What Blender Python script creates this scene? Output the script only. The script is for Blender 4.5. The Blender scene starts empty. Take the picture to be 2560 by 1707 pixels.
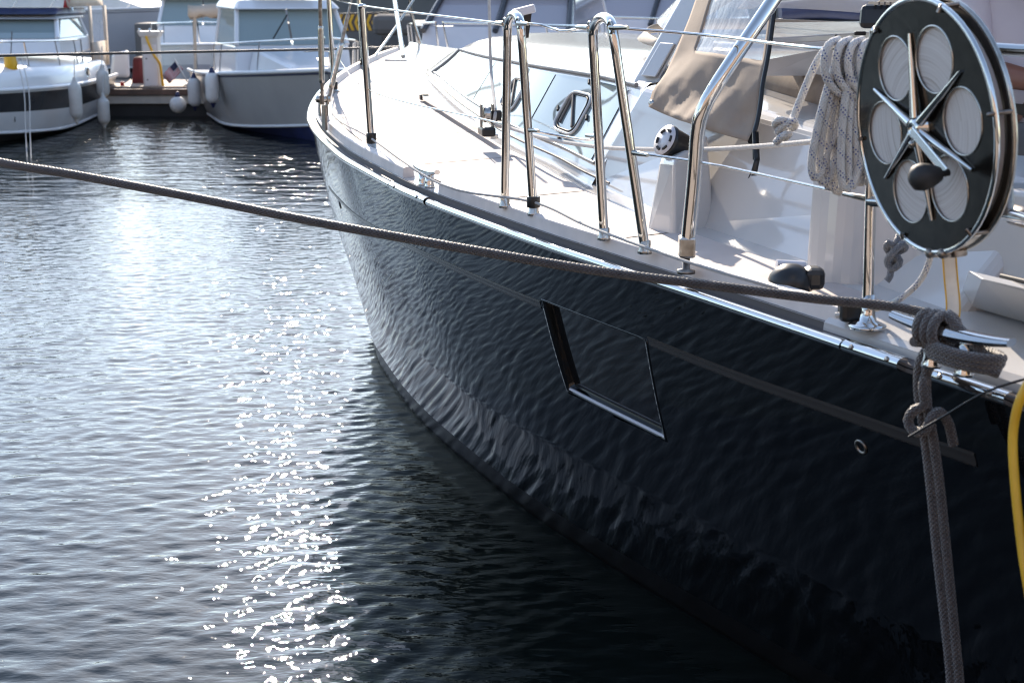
import bpy, bmesh, math, random
import numpy as np
from mathutils import Vector, Matrix
random.seed(7); np.random.seed(21)
sc = bpy.context.scene
col = sc.collection

# ------------------------------------------------------------------ camera
F_PX, HORIZ, CAM_H = 3700.0, -20.0, 1.98          # focal length in photo pixels, horizon row, eye height
CX, CY = 1280.0, 853.5
PITCH = math.atan((CY - HORIZ) / F_PX)
cam_d = bpy.data.cameras.new('camera')
cam_d.lens = F_PX / 2560.0 * 36.0
cam_d.sensor_width = 36.0
cam_d.clip_start = 0.05
cam_d.clip_end = 4000
cam_d.dof.use_dof = True
cam_d.dof.focus_distance = 4.9
cam_d.dof.aperture_fstop = 6.3
cam = bpy.data.objects.new('camera', cam_d)
cam.location = (0, 0, CAM_H)
cam.rotation_euler = (math.pi / 2 - PITCH, 0, 0)
col.objects.link(cam)
sc.camera = cam

# ------------------------------------------------------------------ sky, sun, exposure
SUN_AZ, SUN_EL = math.radians(-9.0), math.radians(27)
world = bpy.data.worlds.new('World'); sc.world = world; world.use_nodes = True
wn = world.node_tree.nodes; wl = world.node_tree.links
sky = wn.new('ShaderNodeTexSky'); sky.sky_type = 'NISHITA'; sky.sun_disc = False
sky.sun_elevation = SUN_EL; sky.sun_rotation = SUN_AZ
sky.air_density = 1.0; sky.dust_density = 0.2; sky.ozone_density = 1.2
hs = wn.new('ShaderNodeHueSaturation'); hs.inputs['Saturation'].default_value = .88     # thin haze
wl.new(sky.outputs[0], hs.inputs['Color']); wl.new(hs.outputs[0], wn['Background'].inputs[0])
wn['Background'].inputs[1].default_value = 0.15
sd = bpy.data.lights.new('sun', 'SUN'); sd.energy = 4.8; sd.angle = math.radians(0.53); sd.color = (1.0, 0.86, 0.70)
sun = bpy.data.objects.new('sun', sd); col.objects.link(sun)
to_sun = Vector((math.sin(SUN_AZ) * math.cos(SUN_EL), math.cos(SUN_AZ) * math.cos(SUN_EL), math.sin(SUN_EL)))
sun.rotation_euler = to_sun.to_track_quat('Z', 'Y').to_euler()
sun.location = to_sun * 40
sc.view_settings.view_transform = 'Standard'; sc.view_settings.look = 'None'
sc.view_settings.gamma = 1; sc.view_settings.exposure = 1.2
sc.cycles.max_bounces = 8; sc.cycles.glossy_bounces = 5; sc.cycles.transmission_bounces = 6
sc.cycles.transparent_max_bounces = 12
sc.cycles.sample_clamp_indirect = 8.0; sc.cycles.sample_clamp_direct = 400.0; sc.cycles.filter_width = 1.15
sc.cycles.use_denoising = True

# ------------------------------------------------------------------ photo pixel -> place
cp, sp = math.cos(PITCH), math.sin(PITCH)
def ray(px, py):
    a = (px - CX) / F_PX; b = (CY - py) / F_PX
    return Vector((a, cp + b * sp, -sp + b * cp))
def W(px, py, z=None, y=None):
    """point seen at a photo pixel that lies at height z, or at distance y"""
    r = ray(px, py)
    t = (z - CAM_H) / r.z if z is not None else y / r.y
    return Vector((0, 0, CAM_H)) + r * t

# ------------------------------------------------------------------ materials
def mat(name, base=(.8, .8, .8), rough=.5, metal=0.0, **kw):
    m = bpy.data.materials.new(name); m.use_nodes = True
    p = m.node_tree.nodes['Principled BSDF']
    p.inputs['Base Color'].default_value = (*base, 1); p.inputs['Roughness'].default_value = rough
    p.inputs['Metallic'].default_value = metal
    for k, v in kw.items(): p.inputs[k.replace('_', ' ')].default_value = v
    return m
def N(m, t, **kw):
    n = m.node_tree.nodes.new('ShaderNode' + t)
    for k, v in kw.items(): setattr(n, k, v)
    return n
def L(m, a, b): m.node_tree.links.new(a, b)
def P(m): return m.node_tree.nodes['Principled BSDF']
def coords(m, kind='Object', scale=(1, 1, 1)):
    c = N(m, 'TexCoord'); mp = N(m, 'Mapping'); mp.inputs['Scale'].default_value = scale
    L(m, c.outputs[kind], mp.inputs[0]); return mp.outputs[0]
def noise(m, vec, scale, detail=3, rough=.5):
    n = N(m, 'TexNoise'); n.inputs['Scale'].default_value = scale; n.inputs['Detail'].default_value = detail
    n.inputs['Roughness'].default_value = rough
    if vec is not None: L(m, vec, n.inputs['Vector'])
    return n.outputs['Fac']
def ramp(m, fac, stops):
    r = N(m, 'ValToRGB'); e = r.color_ramp.elements
    while len(e) < len(stops): e.new(.5)
    for i, (p_, c) in enumerate(stops): e[i].position = p_; e[i].color = (*c, 1)
    L(m, fac, r.inputs[0]); return r.outputs[0]
def math_(m, op, a, b=None):
    n = N(m, 'Math', operation=op)
    for i, v in enumerate((a, b)):
        if v is None: continue
        if isinstance(v, (int, float)): n.inputs[i].default_value = v
        else: L(m, v, n.inputs[i])
    return n.outputs[0]
def bump(m, h, strength, dist, prev=None):
    b = N(m, 'Bump'); b.inputs['Strength'].default_value = strength; b.inputs['Distance'].default_value = dist
    L(m, h, b.inputs['Height'])
    if prev is not None: L(m, prev, b.inputs['Normal'])
    L(m, b.outputs[0], P(m).inputs['Normal']); return b.outputs[0]
def mottled(name, c1, c2, rough, scale, bs=0.0, bd=.002, bscale=None, metal=0, **kw):
    m = mat(name, c1, rough, metal, **kw); v = coords(m)
    f = noise(m, v, scale, 4)
    L(m, ramp(m, f, [(.35, c1), (.68, c2)]), P(m).inputs['Base Color'])
    if bs: bump(m, noise(m, v, bscale or scale * 6, 3), bs, bd)
    return m

M = {}
M['gelcoat'] = mottled('gelcoat', (.56, .55, .54), (.505, .495, .485), .12, 2.3, .012, .004, 2.0, Coat_Weight=.3)
M['gel_grey'] = mottled('gel_grey', (.62, .62, .66), (.55, .55, .59), .25, 2.0)
M['nonskid'] = mottled('nonskid', (.52, .46, .43), (.46, .405, .38), .75, 9.0, .35, .0012, 420)
P(M['nonskid']).inputs['Specular IOR Level'].default_value = .15
M['toe'] = mottled('bleached_teak', (.74, .67, .63), (.64, .585, .555), .6, 14, .2, .001, 160)
M['chrome'] = mat('polished_steel', (.66, .65, .63), .06, 1.0)
_v = coords(M['chrome'], 'Object', (1, 1, 1)); bump(M['chrome'], noise(M['chrome'], _v, 45, 2), .03, .001)
M['steel'] = mottled('brushed_steel', (.55, .53, .5), (.36, .33, .29), .26, 30, metal=1.0)
M['oldsteel'] = mottled('weathered_steel', (.34, .31, .28), (.18, .15, .13), .38, 60, metal=1.0)
M['reelsteel'] = mottled('reel_steel', (.055, .048, .040), (.034, .030, .025), .18, 35, .05, .001, 90, metal=.8)
M['black'] = mat('black_plastic', (.012, .012, .013), .35)
M['rubber'] = mat('black_rubber', (.02, .02, .021), .6)
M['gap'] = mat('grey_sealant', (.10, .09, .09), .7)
M['canvas'] = mottled('tan_canvas', (.30, .235, .185), (.245, .19, .15), .85, 6, .3, .0015, 260)
M['canvas_lt'] = mottled('beige_canvas', (.50, .43, .36), (.42, .36, .30), .85, 5, .3, .0015, 120)
M['cushion'] = mottled('taupe_cushion', (.36, .295, .235), (.29, .235, .19), .9, 20, .5, .002, 330)
M['navy'] = mottled('navy_cover', (.035, .05, .12), (.02, .03, .075), .35, 6, .5, .02, 7)
M['white_paint'] = mottled('white_boat_paint', (.72, .72, .74), (.64, .64, .66), .2, 1.5)
M['boat_deck'] = mottled('matt_boat_deck', (.60, .59, .58), (.53, .52, .51), .8, 3); P(M['boat_deck']).inputs['Specular IOR Level'].default_value = .15
M['lav_paint'] = mottled('pale_grey_boat_paint', (.46, .46, .50), (.40, .40, .45), .25, 1.0)
M['grey_hull'] = mottled('grey_white_hull', (.40, .385, .375), (.34, .33, .325), .22, 1.4)
M['dark_band'] = mottled('charcoal_hull_band', (.045, .045, .05), (.03, .03, .035), .25, 2)
M['blue_trim'] = mat('dark_blue_trim', (.02, .03, .09), .4)
M['antifoul_blue'] = mottled('blue_antifouling', (.02, .03, .12), (.015, .02, .07), .7, 3)
M['fender'] = mottled('fender_vinyl', (.56, .55, .53), (.46, .45, .43), .45, 8)
M['fender_lt'] = mottled('white_fender_vinyl', (.70, .69, .68), (.6, .59, .58), .4, 8)
M['fender_blue'] = mat('fender_blue_end', (.015, .02, .075), .45)
M['dock_top'] = mottled('dock_boards', (.36, .30, .25), (.26, .21, .17), .8, 3, .4, .004, 40)
M['dock_brown'] = mottled('dock_timber', (.16, .10, .075), (.10, .065, .05), .75, 5)
M['dock_edge'] = mottled('dock_edge', (.52, .48, .43), (.43, .40, .36), .6, 5)
M['float'] = mottled('dark_float', (.03, .03, .032), (.02, .02, .021), .7, 3)
M['pedestal'] = mottled('pedestal_white', (.60, .59, .57), (.52, .51, .49), .45, 3)
M['yellow'] = mottled('yellow_hose', (.75, .42, .02), (.62, .33, .015), .38, 12)
M['red'] = mat('red_plastic', (.45, .02, .025), .4)
M['maroon'] = mottled('maroon_canvas', (.10, .012, .018), (.06, .008, .012), .8, 4)
M['quay'] = mottled('dark_quay_wall', (.13, .125, .125), (.09, .088, .09), .8, .8, .3, .02, 6)
M['shirt'] = mottled('white_shirt', (.58, .55, .60), (.50, .47, .53), .85, 3, .35, .012, 9)
M['skin'] = mottled('tanned_skin', (.20, .075, .045), (.16, .06, .035), .5, 12)
M['trousers'] = mottled('grey_brown_trousers', (.10, .088, .08), (.07, .062, .058), .85, 8)
M['hair'] = mottled('dark_hair', (.02, .014, .01), (.035, .024, .018), .6, 60)
M['webbing_w'] = mottled('webbing', (.82, .74, .62), (.74, .66, .54), .75, 40)

# hull paint: dark navy topsides with black-brown antifouling under the boot line
m = mat('navy_hull_paint', (.006, .008, .012), .025); M['hull'] = m
P(m).inputs['Specular IOR Level'].default_value = .45
v = coords(m); sep = N(m, 'SeparateXYZ'); L(m, v, sep.inputs[0])
wob = math_(m, 'ADD', sep.outputs[2], math_(m, 'MULTIPLY', noise(m, v, 3, 2), .01))
af = math_(m, 'LESS_THAN', wob, .125)
mx = N(m, 'Mix', data_type='RGBA'); L(m, af, mx.inputs[0])
mx.inputs[6].default_value = (.004, .0046, .0058, 1); mx.inputs[7].default_value = (.006, .005, .005, 1)
L(m, mx.outputs[2], P(m).inputs['Base Color'])
L(m, math_(m, 'ADD', math_(m, 'MULTIPLY', af, .35), .025), P(m).inputs['Roughness'])
M['cove'] = mat('cove_stripe_grey', (.042, .037, .034), .22)
M['dark_glass'] = mat('smoked_acrylic', (.012, .011, .011), .03)
M['dark_glass'].node_tree.nodes['Principled BSDF'].inputs['Specular IOR Level'].default_value = .7
# coachroof window: white interior and sky reflection put into the acrylic colour
M['pale_glass'] = mat('pale_window_acrylic', (.17, .21, .22), .04, Coat_Weight=.2)
M['boat_glass'] = mat('boat_window_glass', (.24, .30, .31), .04)
M['dark_boat_glass'] = mat('dark_boat_window', (.34, .32, .35), .08)
# clear vinyl
m = mat('clear_vinyl', (.86, .88, .92), .06); M['vinyl'] = m
P(m).inputs['Transmission Weight'].default_value = .0
P(m).inputs['Alpha'].default_value = .42
bump(m, noise(m, coords(m, 'Object', (1, 1, .35)), 16, 2), .5, .012)

def rope_mat(name, c1, c2, freq, fleck=None, bs=.7):
    m = mat(name, c1, .85 if c1[0] > .4 else .42); uv = N(m, 'UVMap'); s = N(m, 'SeparateXYZ'); L(m, uv.outputs[0], s.inputs[0])
    u, w = s.outputs[0], s.outputs[1]
    def wave(ku, kv): return math_(m, 'SINE', math_(m, 'ADD', math_(m, 'MULTIPLY', u, 2 * math.pi * ku), math_(m, 'MULTIPLY', w, 2 * math.pi * kv)))
    h = math_(m, 'MAXIMUM', wave(8, freq), wave(8, -freq))
    nf = noise(m, coords(m), 60, 4)
    c = ramp(m, nf, [(.35, c1), (.7, c2)])
    if fleck:
        k = math_(m, 'MULTIPLY', math_(m, 'GREATER_THAN', wave(1, 22), .45), math_(m, 'GREATER_THAN', wave(5, -105), .25))
        k = math_(m, 'MULTIPLY', k, math_(m, 'GREATER_THAN', wave(5, 105), .1))
        mx = N(m, 'Mix', data_type='RGBA'); L(m, k, mx.inputs[0]); L(m, c, mx.inputs[6]); mx.inputs[7].default_value = (*fleck, 1); c = mx.outputs[2]
    L(m, c, P(m).inputs['Base Color'])
    b = bump(m, h, bs, .003); bump(m, noise(m, coords(m), 700, 2), .4, .001, b)
    P(m).inputs['Sheen Weight'].default_value = .45; P(m).inputs['Sheen Roughness'].default_value = .35
    return m
M['rope_grey'] = rope_mat('grey_mooring_rope', (.095, .079, .073), (.06, .05, .047), 105)
M['rope_dark'] = rope_mat('dark_mooring_rope', (.075, .062, .058), (.045, .038, .036), 70)
M['rope_white'] = rope_mat('white_rope_blue_flecks', (.80, .78, .75), (.70, .68, .65), 110, (.03, .07, .30))
M['rope_plain'] = rope_mat('plain_white_rope', (.68, .66, .63), (.58, .56, .54), 120)
M['rope_slate'] = rope_mat('slate_grey_rope', (.17, .18, .20), (.12, .13, .15), 110)

# ------------------------------------------------------------------ mesh helpers
class MB:
    def __init__(s): s.v = []; s.f = []; s.uv = []; s.sm = []
    def add(s, vs, fs, uvs=None, smooth=True):
        o = len(s.v); s.v += [tuple(x) for x in vs]
        for i, f in enumerate(fs):
            s.f.append([o + k for k in f]); s.uv.append(uvs[i] if uvs else [(0, 0)] * len(f)); s.sm.append(smooth)
        return s
    def build(s, name, mt, parent=None, bevel=0, solid=0, autosmooth=None):
        org = ORG.get(parent.name, Vector((0, 0, 0))) if parent else Vector((0, 0, 0))
        if parent is None and s.v:
            a = np.array(s.v); org = Vector((a[:, 0].mean(), a[:, 1].mean(), a[:, 2].min()))
        me = bpy.data.meshes.new(name)
        me.from_pydata([(x - org.x, y - org.y, z - org.z) for x, y, z in s.v], [], s.f)
        me.polygons.foreach_set('use_smooth', s.sm)
        ul = me.uv_layers.new(name='UVMap')
        flat = [c for f in s.uv for t in f for c in t]
        if len(flat) == 2 * len(me.loops): ul.data.foreach_set('uv', flat)
        me.materials.append(M[mt] if isinstance(mt, str) else mt)
        me.update()
        o = bpy.data.objects.new(name, me); col.objects.link(o)
        if parent: o.parent = parent
        else: o.location = org
        ORG[o.name] = org
        if solid:
            md = o.modifiers.new('solid', 'SOLIDIFY'); md.thickness = solid; md.offset = 0
        if bevel:
            md = o.modifiers.new('bevel', 'BEVEL'); md.width = bevel; md.segments = 2; md.limit_method = 'ANGLE'; md.angle_limit = math.radians(35)
        return o
ORG = {}
def thing(name, loc, label, cat, group=None):
    o = bpy.data.objects.new(name, None); col.objects.link(o); o.location = loc; o.empty_display_size = .2
    ORG[o.name] = Vector(loc); return tag(o, label, cat, group)
def tag(o, label, cat, group=None):
    o['label'] = label; o['category'] = cat
    if group: o['group'] = group
    return o
def V(p): return p if isinstance(p, Vector) else Vector(p)
def spline(pts, step=.03, closed=False):
    pts = [V(p) for p in pts]; n = len(pts)
    if n < 3 and not closed: 
        k = max(1, int((pts[1] - pts[0]).length / step)); return [pts[0].lerp(pts[1], i / k) for i in range(k + 1)]
    out = []
    rng = range(n) if closed else range(n - 1)
    for i in rng:
        p0 = pts[(i - 1) % n] if closed or i > 0 else pts[0] * 2 - pts[1]
        p1 = pts[i]; p2 = pts[(i + 1) % n]
        p3 = pts[(i + 2) % n] if closed or i + 2 < n else p2 * 2 - p1
        k = max(2, int((p2 - p1).length / step))
        for j in range(k):
            t = j / k
            out.append(.5 * ((2 * p1) + (p2 - p0) * t + (2 * p0 - 5 * p1 + 4 * p2 - p3) * t * t + (3 * p1 - p0 - 3 * p2 + p3) * t ** 3))
    if not closed: out.append(pts[-1])
    return out
def tube(mb, pts, r, n=10, caps=True, closed=False):
    pts = [V(p) for p in pts]; R = r if callable(r) else (lambda t: r)
    m = len(pts); tan = []
    for i in range(m):
        a = pts[(i - 1) % m] if (closed or i > 0) else pts[i]; b = pts[(i + 1) % m] if (closed or i < m - 1) else pts[i]
        d = b - a; tan.append(d.normalized() if d.length > 1e-9 else Vector((0, 0, 1)))
    ref = Vector((0, 0, 1)) if abs(tan[0].z) < .9 else Vector((1, 0, 0))
    nx = tan[0].cross(ref).normalized(); vs = []; dist = 0; ds = []
    for i in range(m):
        nx = (nx - tan[i] * nx.dot(tan[i])); nx = nx.normalized() if nx.length > 1e-6 else tan[i].orthogonal().normalized()
        ny = tan[i].cross(nx); rr = R(i / max(1, m - 1))
        if i: dist += (pts[i] - pts[i - 1]).length
        ds.append(dist)
        for k in range(n):
            a = 2 * math.pi * k / n; vs.append(pts[i] + (nx * math.cos(a) + ny * math.sin(a)) * rr)
    fs = []; uv = []
    for i in range(m if closed else m - 1):
        j = (i + 1) % m; d1 = ds[j] if j else dist + (pts[0] - pts[-1]).length
        for k in range(n):
            k2 = (k + 1) % n; fs.append([i * n + k, i * n + k2, j * n + k2, j * n + k])
            uv.append([(k / n, ds[i]), ((k + 1) / n, ds[i]), ((k + 1) / n, d1), (k / n, d1)])
    mb.add(vs, fs, uv)
    if caps and not closed:
        mb.add(vs[:n], [list(range(n))[::-1]]); mb.add(vs[-n:], [list(range(n))])
    return mb
def box(mb, c, sx, sy, sz, ax=None):
    """box centred at c; ax = (right, forward, up) unit vectors"""
    c = V(c); X, Y, Z = ax or (Vector((1, 0, 0)), Vector((0, 1, 0)), Vector((0, 0, 1)))
    vs = [c + X * (sx / 2 * a) + Y * (sy / 2 * b) + Z * (sz / 2 * d) for d in (-1, 1) for b in (-1, 1) for a in (-1, 1)]
    return mb.add(vs, [[0, 2, 3, 1], [4, 5, 7, 6], [0, 1, 5, 4], [2, 6, 7, 3], [0, 4, 6, 2], [1, 3, 7, 5]], smooth=False)
def hexa(mb, q0, q1):
    """solid between two quads (lists of 4 points)"""
    vs = [V(p) for p in q0 + q1]
    return mb.add(vs, [[3, 2, 1, 0], [4, 5, 6, 7], [0, 1, 5, 4], [1, 2, 6, 5], [2, 3, 7, 6], [3, 0, 4, 7]], smooth=False)
def lathe(mb, c, axis, prof, n=24):
    """prof = [(radius, height along axis)]"""
    c = V(c); A = V(axis).normalized(); X = A.orthogonal().normalized(); Y = A.cross(X); vs = []
    for r, h in prof:
        for k in range(n):
            a = 2 * math.pi * k / n; vs.append(c + A * h + (X * math.cos(a) + Y * math.sin(a)) * r)
    fs = [[i * n + k, i * n + (k + 1) % n, (i + 1) * n + (k + 1) % n, (i + 1) * n + k] for i in range(len(prof) - 1) for k in range(n)]
    fs += [list(range(n))[::-1], [(len(prof) - 1) * n + k for k in range(n)]]
    return mb.add(vs, fs)
def grid(mb, rows, smooth=True):
    n = len(rows[0]); vs = [p for r in rows for p in r]
    fs = [[i * n + j, i * n + j + 1, (i + 1) * n + j + 1, (i + 1) * n + j] for i in range(len(rows) - 1) for j in range(n - 1)]
    return mb.add(vs, fs, smooth=smooth)
def extrude(mb, poly, z0, z1, smooth=False):
    n = len(poly); vs = [Vector((p[0], p[1], z0)) for p in poly] + [Vector((p[0], p[1], z1)) for p in poly]
    fs = [[i, (i + 1) % n, n + (i + 1) % n, n + i] for i in range(n)] + [list(range(n))[::-1], [n + i for i in range(n)]]
    return mb.add(vs, fs, smooth=smooth)
def pchip(xs, ys):
    xs = np.array(xs, float); ys = np.array(ys, float); h = np.diff(xs); d = np.diff(ys) / h; g = np.zeros_like(xs)
    for i in range(1, len(xs) - 1):
        g[i] = 0 if d[i - 1] * d[i] <= 0 else (h[i - 1] + h[i]) * 3 / ((2 * h[i] + h[i - 1]) / d[i - 1] + (h[i] + 2 * h[i - 1]) / d[i])
    g[0], g[-1] = d[0], d[-1]
    def f(x):
        x = min(max(x, xs[0]), xs[-1]); i = min(np.searchsorted(xs, x, side='right') - 1, len(h) - 1); t = (x - xs[i]) / h[i]
        return float(ys[i] * (1 + 2 * t) * (1 - t) ** 2 + g[i] * h[i] * t * (1 - t) ** 2 + ys[i + 1] * t * t * (3 - 2 * t) + g[i + 1] * h[i] * t * t * (t - 1))
    return f

# ------------------------------------------------------------------ water
def build_water():
    Nn, Lt = 768, 11.0
    k1 = np.fft.fftfreq(Nn, Lt / Nn) * 2 * np.pi
    kx, ky = np.meshgrid(k1, k1, indexing='ij'); k = np.hypot(kx, ky); k[0, 0] = 1e-6
    lam = 2 * np.pi / k
    S = np.exp(-(np.log(lam / .115) / .40) ** 2 / 2) / k ** 2.0 + .22 * np.exp(-(np.log(lam / .5) / .45) ** 2 / 2) / k ** 2.0
    ang = np.arctan2(kx, ky - .25 * kx); S *= np.abs(np.cos(ang)) ** 3 + .10
    S[lam < .06] = 0; S[lam > 3] = 0
    ph = np.random.normal(size=(Nn, Nn)) + 1j * np.random.normal(size=(Nn, Nn))
    H = np.real(np.fft.ifft2(np.sqrt(S) * ph))
    sl = np.gradient(H, Lt / Nn); H *= .084 / np.sqrt((sl[0] ** 2 + sl[1] ** 2).mean())
    x0, x1, y0, y1, st = -6.4, 4.2, 1.6, 15.0, .0185
    xs = np.arange(x0, x1, st); ys = np.arange(y0, y1, st); nx, ny = len(xs), len(ys)
    X, Y = np.meshgrid(xs, ys, indexing='ij')
    def samp(H, X, Y):
        u = (X / Lt * Nn) % Nn; v = (Y / Lt * Nn) % Nn; i = np.floor(u).astype(int); j = np.floor(v).astype(int); fu = u - i; fv = v - j
        g = lambda a, b: H[(i + a) % Nn, (j + b) % Nn]
        return g(0, 0) * (1 - fu) * (1 - fv) + g(1, 0) * fu * (1 - fv) + g(0, 1) * (1 - fu) * fv + g(1, 1) * fu * fv
    a = .37
    Zz = samp(H, X, Y) * .85 + .45 * samp(H, X * math.cos(a) + Y * math.sin(a) + 3.1, -X * math.sin(a) + Y * math.cos(a) + 5.7)
    edge = np.minimum(np.minimum(X - x0, xs[-1] - X), np.minimum(Y - y0, (ys[-1] - Y) * .5)); fade = np.clip(edge / 1.0, 0, 1); fade = fade * fade * (3 - 2 * fade)
    # calmer patches of wind
    gust = .97 + .17 * np.sin(X * .9 + .5 * Y + 1.0) * np.sin(Y * .55 - .35 * X)
    Zz *= fade * np.clip(gust, .7, 1.2)
    vs = np.stack([X, Y, Zz], -1).reshape(-1, 3)
    i, j = np.meshgrid(np.arange(nx - 1), np.arange(ny - 1), indexing='ij'); b = (i * ny + j).reshape(-1)
    fs = np.stack([b, b + ny, b + ny + 1, b + 1], -1)
    B = 900; X1, Y1 = float(xs[-1]), float(ys[-1]); o = len(vs)
    ring = np.array([(x0, y0, 0), (X1, y0, 0), (X1, Y1, 0), (x0, Y1, 0), (-B, -B, 0), (B, -B, 0), (B, B, 0), (-B, B, 0)], float)
    vs = np.vstack([vs, ring]); fs = np.vstack([fs, np.array([(4, 5, 1, 0), (5, 6, 2, 1), (6, 7, 3, 2), (7, 4, 0, 3)]) + o])
    me = bpy.data.meshes.new('water'); me.vertices.add(len(vs)); me.vertices.foreach_set('co', vs.reshape(-1).astype(np.float32))
    me.loops.add(fs.size); me.loops.foreach_set('vertex_index', fs.reshape(-1).astype(np.int32))
    me.polygons.add(len(fs)); me.polygons.foreach_set('loop_start', np.arange(0, fs.size, 4, dtype=np.int32)); me.polygons.foreach_set('loop_total', np.full(len(fs), 4, np.int32))
    me.polygons.foreach_set('use_smooth', np.ones(len(fs), bool)); me.update(calc_edges=True)
    at = me.attributes.new('coarse', 'FLOAT', 'POINT'); at.data.foreach_set('value', np.concatenate([1 - fade.reshape(-1), np.ones(8)]).astype(np.float32))
    m = mat('harbour_water', (.006, .009, .008), .012, IOR=1.333); M['water'] = m
    v = coords(m, 'Object', (.45, 1, 1)); v2 = coords(m, 'Object', (.5, 1, 1))
    ca = N(m, 'Attribute', attribute_name='coarse')
    h2 = math_(m, 'MULTIPLY', noise(m, v2, 3.6, 3, .55), ca.outputs['Fac'])
    b1 = bump(m, h2, 1.0, .055)
    b2 = bump(m, noise(m, v, 13, 2, .5), .45, .0085, b1); bump(m, noise(m, v, 40, 2, .5), .55, .0034, b2); P(m).inputs['Specular IOR Level'].default_value = .72
    me.materials.append(m)
    o = bpy.data.objects.new('water', me); col.objects.link(o); o['kind'] = 'structure'
    bed = MB(); box(bed, (0, 0, -4.2), 1800, 1800, .4); bd = bed.build('harbour_bed', 'float'); bd['kind'] = 'structure'
build_water()

# ------------------------------------------------------------------ yacht: lines
HD = math.radians(20); U = Vector((-math.sin(HD), math.cos(HD), 0)); NB = Vector((math.cos(HD), math.sin(HD), 0)); C0 = Vector((2.54, 3.58, 0))
UP = Vector((0, 0, 1)); OUT = -NB
def BW(s, b, z): return C0 + U * s - NB * b + UP * z          # s forward, b to port, z up
def toB(p): d = V(p) - C0; return d.dot(U), -d.dot(NB), p[2]
bdeck = pchip([-3, -1.6, -.234, .23, .885, 1.22, 1.63, 2.15, 2.52, 2.91, 3.57, 4.39, 5.12, 6.52, 7.46, 8.57, 9.7, 10.05],
              [1.42, 1.6, 1.76, 1.825, 1.92, 1.968, 2.02, 2.066, 2.096, 2.112, 2.108, 2.043, 1.945, 1.595, 1.25, .744, .17, .02])
ztop = pchip([-3, -.2, .9, 2.5, 3.6, 5.1, 6.5, 7.5, 8.6, 9.7, 10.05], [1.20, 1.21, 1.23, 1.25, 1.275, 1.31, 1.36, 1.40, 1.45, 1.49, 1.50])
bwl = pchip([-3, -1.6, -.2, .5, 1.18, 1.9, 2.78, 3.7, 5, 6.5, 7.5, 8.6, 9.5, 10.05], [.95, 1.12, 1.27, 1.37, 1.47, 1.585, 1.685, 1.715, 1.62, 1.25, .92, .46, .05, .01])
bch = pchip([-3, -.2, .74, 1.2, 1.58, 2.2, 2.8, 3.6, 5, 6.5, 7.5, 8.6, 9.6, 10.05], [1.22, 1.50, 1.66, 1.735, 1.80, 1.885, 1.92, 1.90, 1.76, 1.40, 1.06, .58, .09, .012])
ZC = .5
def bh(s, z):
    if z >= ZC:
        t = (z - ZC) / (ztop(s) - ZC); return bch(s) + (bdeck(s) - bch(s)) * t + .018 * math.sin(math.pi * min(t, 1)) * min(1, bdeck(s))
    if z >= 0: return bwl(s) + (bch(s) - bwl(s)) * z / ZC
    return bwl(s) * max(0, 1 + z * .8)
def on_hull(px, py, off=0.0):
    r = ray(px, py); prev = None
    t = 2.2
    while t < 14:
        p = Vector((0, 0, CAM_H)) + r * t; s, b, z = toB(p)
        g = b - bh(s, z) - off
        if prev is not None and g <= 0 < prev[1]:
            lo, hi = prev[0], t
            for _ in range(30):
                mid = (lo + hi) / 2; q = Vector((0, 0, CAM_H)) + r * mid; s, b, z = toB(q)
                if b - bh(s, z) - off > 0: lo = mid
                else: hi = mid
            return Vector((0, 0, CAM_H)) + r * hi
        prev = (t, g); t += .03
    return None
def hn(s, z):
    e = .02; a = BW(s + e, bh(s + e, z), z) - BW(s - e, bh(s - e, z), z); b = BW(s, bh(s, z + e), z + e) - BW(s, bh(s, z - e), z - e)
    n = a.cross(b).normalized(); return n if n.dot(OUT) > 0 else -n

yacht = thing('sailing_yacht', BW(3.5, 0, 0), 'large dark navy sailing yacht with white deck and steel guard rails, filling the right half', 'sailing yacht')
def part(name, mb, mt, parent=None, **kw): return mb.build(name, mt, parent or yacht, **kw)

# hull window corners on the shell
wc = [on_hull(*p) for p in ((1358, 752), (1420, 975), (1662, 1098), (1612, 850))]
wcs = [toB(p) for p in wc]
def inside(s, z, q, grow=0.0):
    c = (sum(p[0] for p in q) / 4, sum(p[2] for p in q) / 4); sgn = 0
    for i in range(4):
        a, b = q[i], q[(i + 1) % 4]
        ex, ez = b[0] - a[0], b[2] - a[2]; ln = math.hypot(ex, ez)
        d = (ex * (z - a[2]) - ez * (s - a[0])) / ln; dc = (ex * (c[1] - a[2]) - ez * (c[0] - a[0])) / ln
        if (d if dc > 0 else -d) < -grow: return False
    return True
S = np.concatenate([np.arange(-3, .2, .06), np.arange(.2, 3.4, .010), np.arange(3.4, 10.06, .05)])
mb = MB()
for side in (1, -1):
    if side == -1: SS = np.arange(-3, 10.06, .15)
    else: SS = S
    rows = []
    for s in SS:
        s = float(s); zt = ztop(s)
        zz = list(np.linspace(-.5, 0, 5)) + list(np.linspace(.03, ZC, 26 if side == 1 else 5)) + list(np.linspace(ZC + .012, zt, 72 if side == 1 else 7))
        rows.append([(s, z) for z in zz])
    n = len(rows[0]); vs = [BW(s, side * bh(s, z), z) for r in rows for s, z in r]; fs = []
    for i in range(len(rows) - 1):
        for j in range(n - 1):
            if side == 1 and any(inside(*rows[a][b], wcs, .002) for a in (i, i + 1) for b in (j, j + 1)): continue
            f = [i * n + j, i * n + j + 1, (i + 1) * n + j + 1, (i + 1) * n + j]; fs.append(f if side == 1 else f[::-1])
    mb.add(vs, fs)
tr = [BW(-3, b, z) for b, z in ((bh(-3, -.5), -.5), (bh(-3, .5), .5), (bh(-3, 1.2), 1.2), (-bh(-3, 1.2), 1.2), (-bh(-3, .5), .5), (-bh(-3, -.5), -.5))]
mb.add(tr, [list(range(6))], smooth=False)
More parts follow.
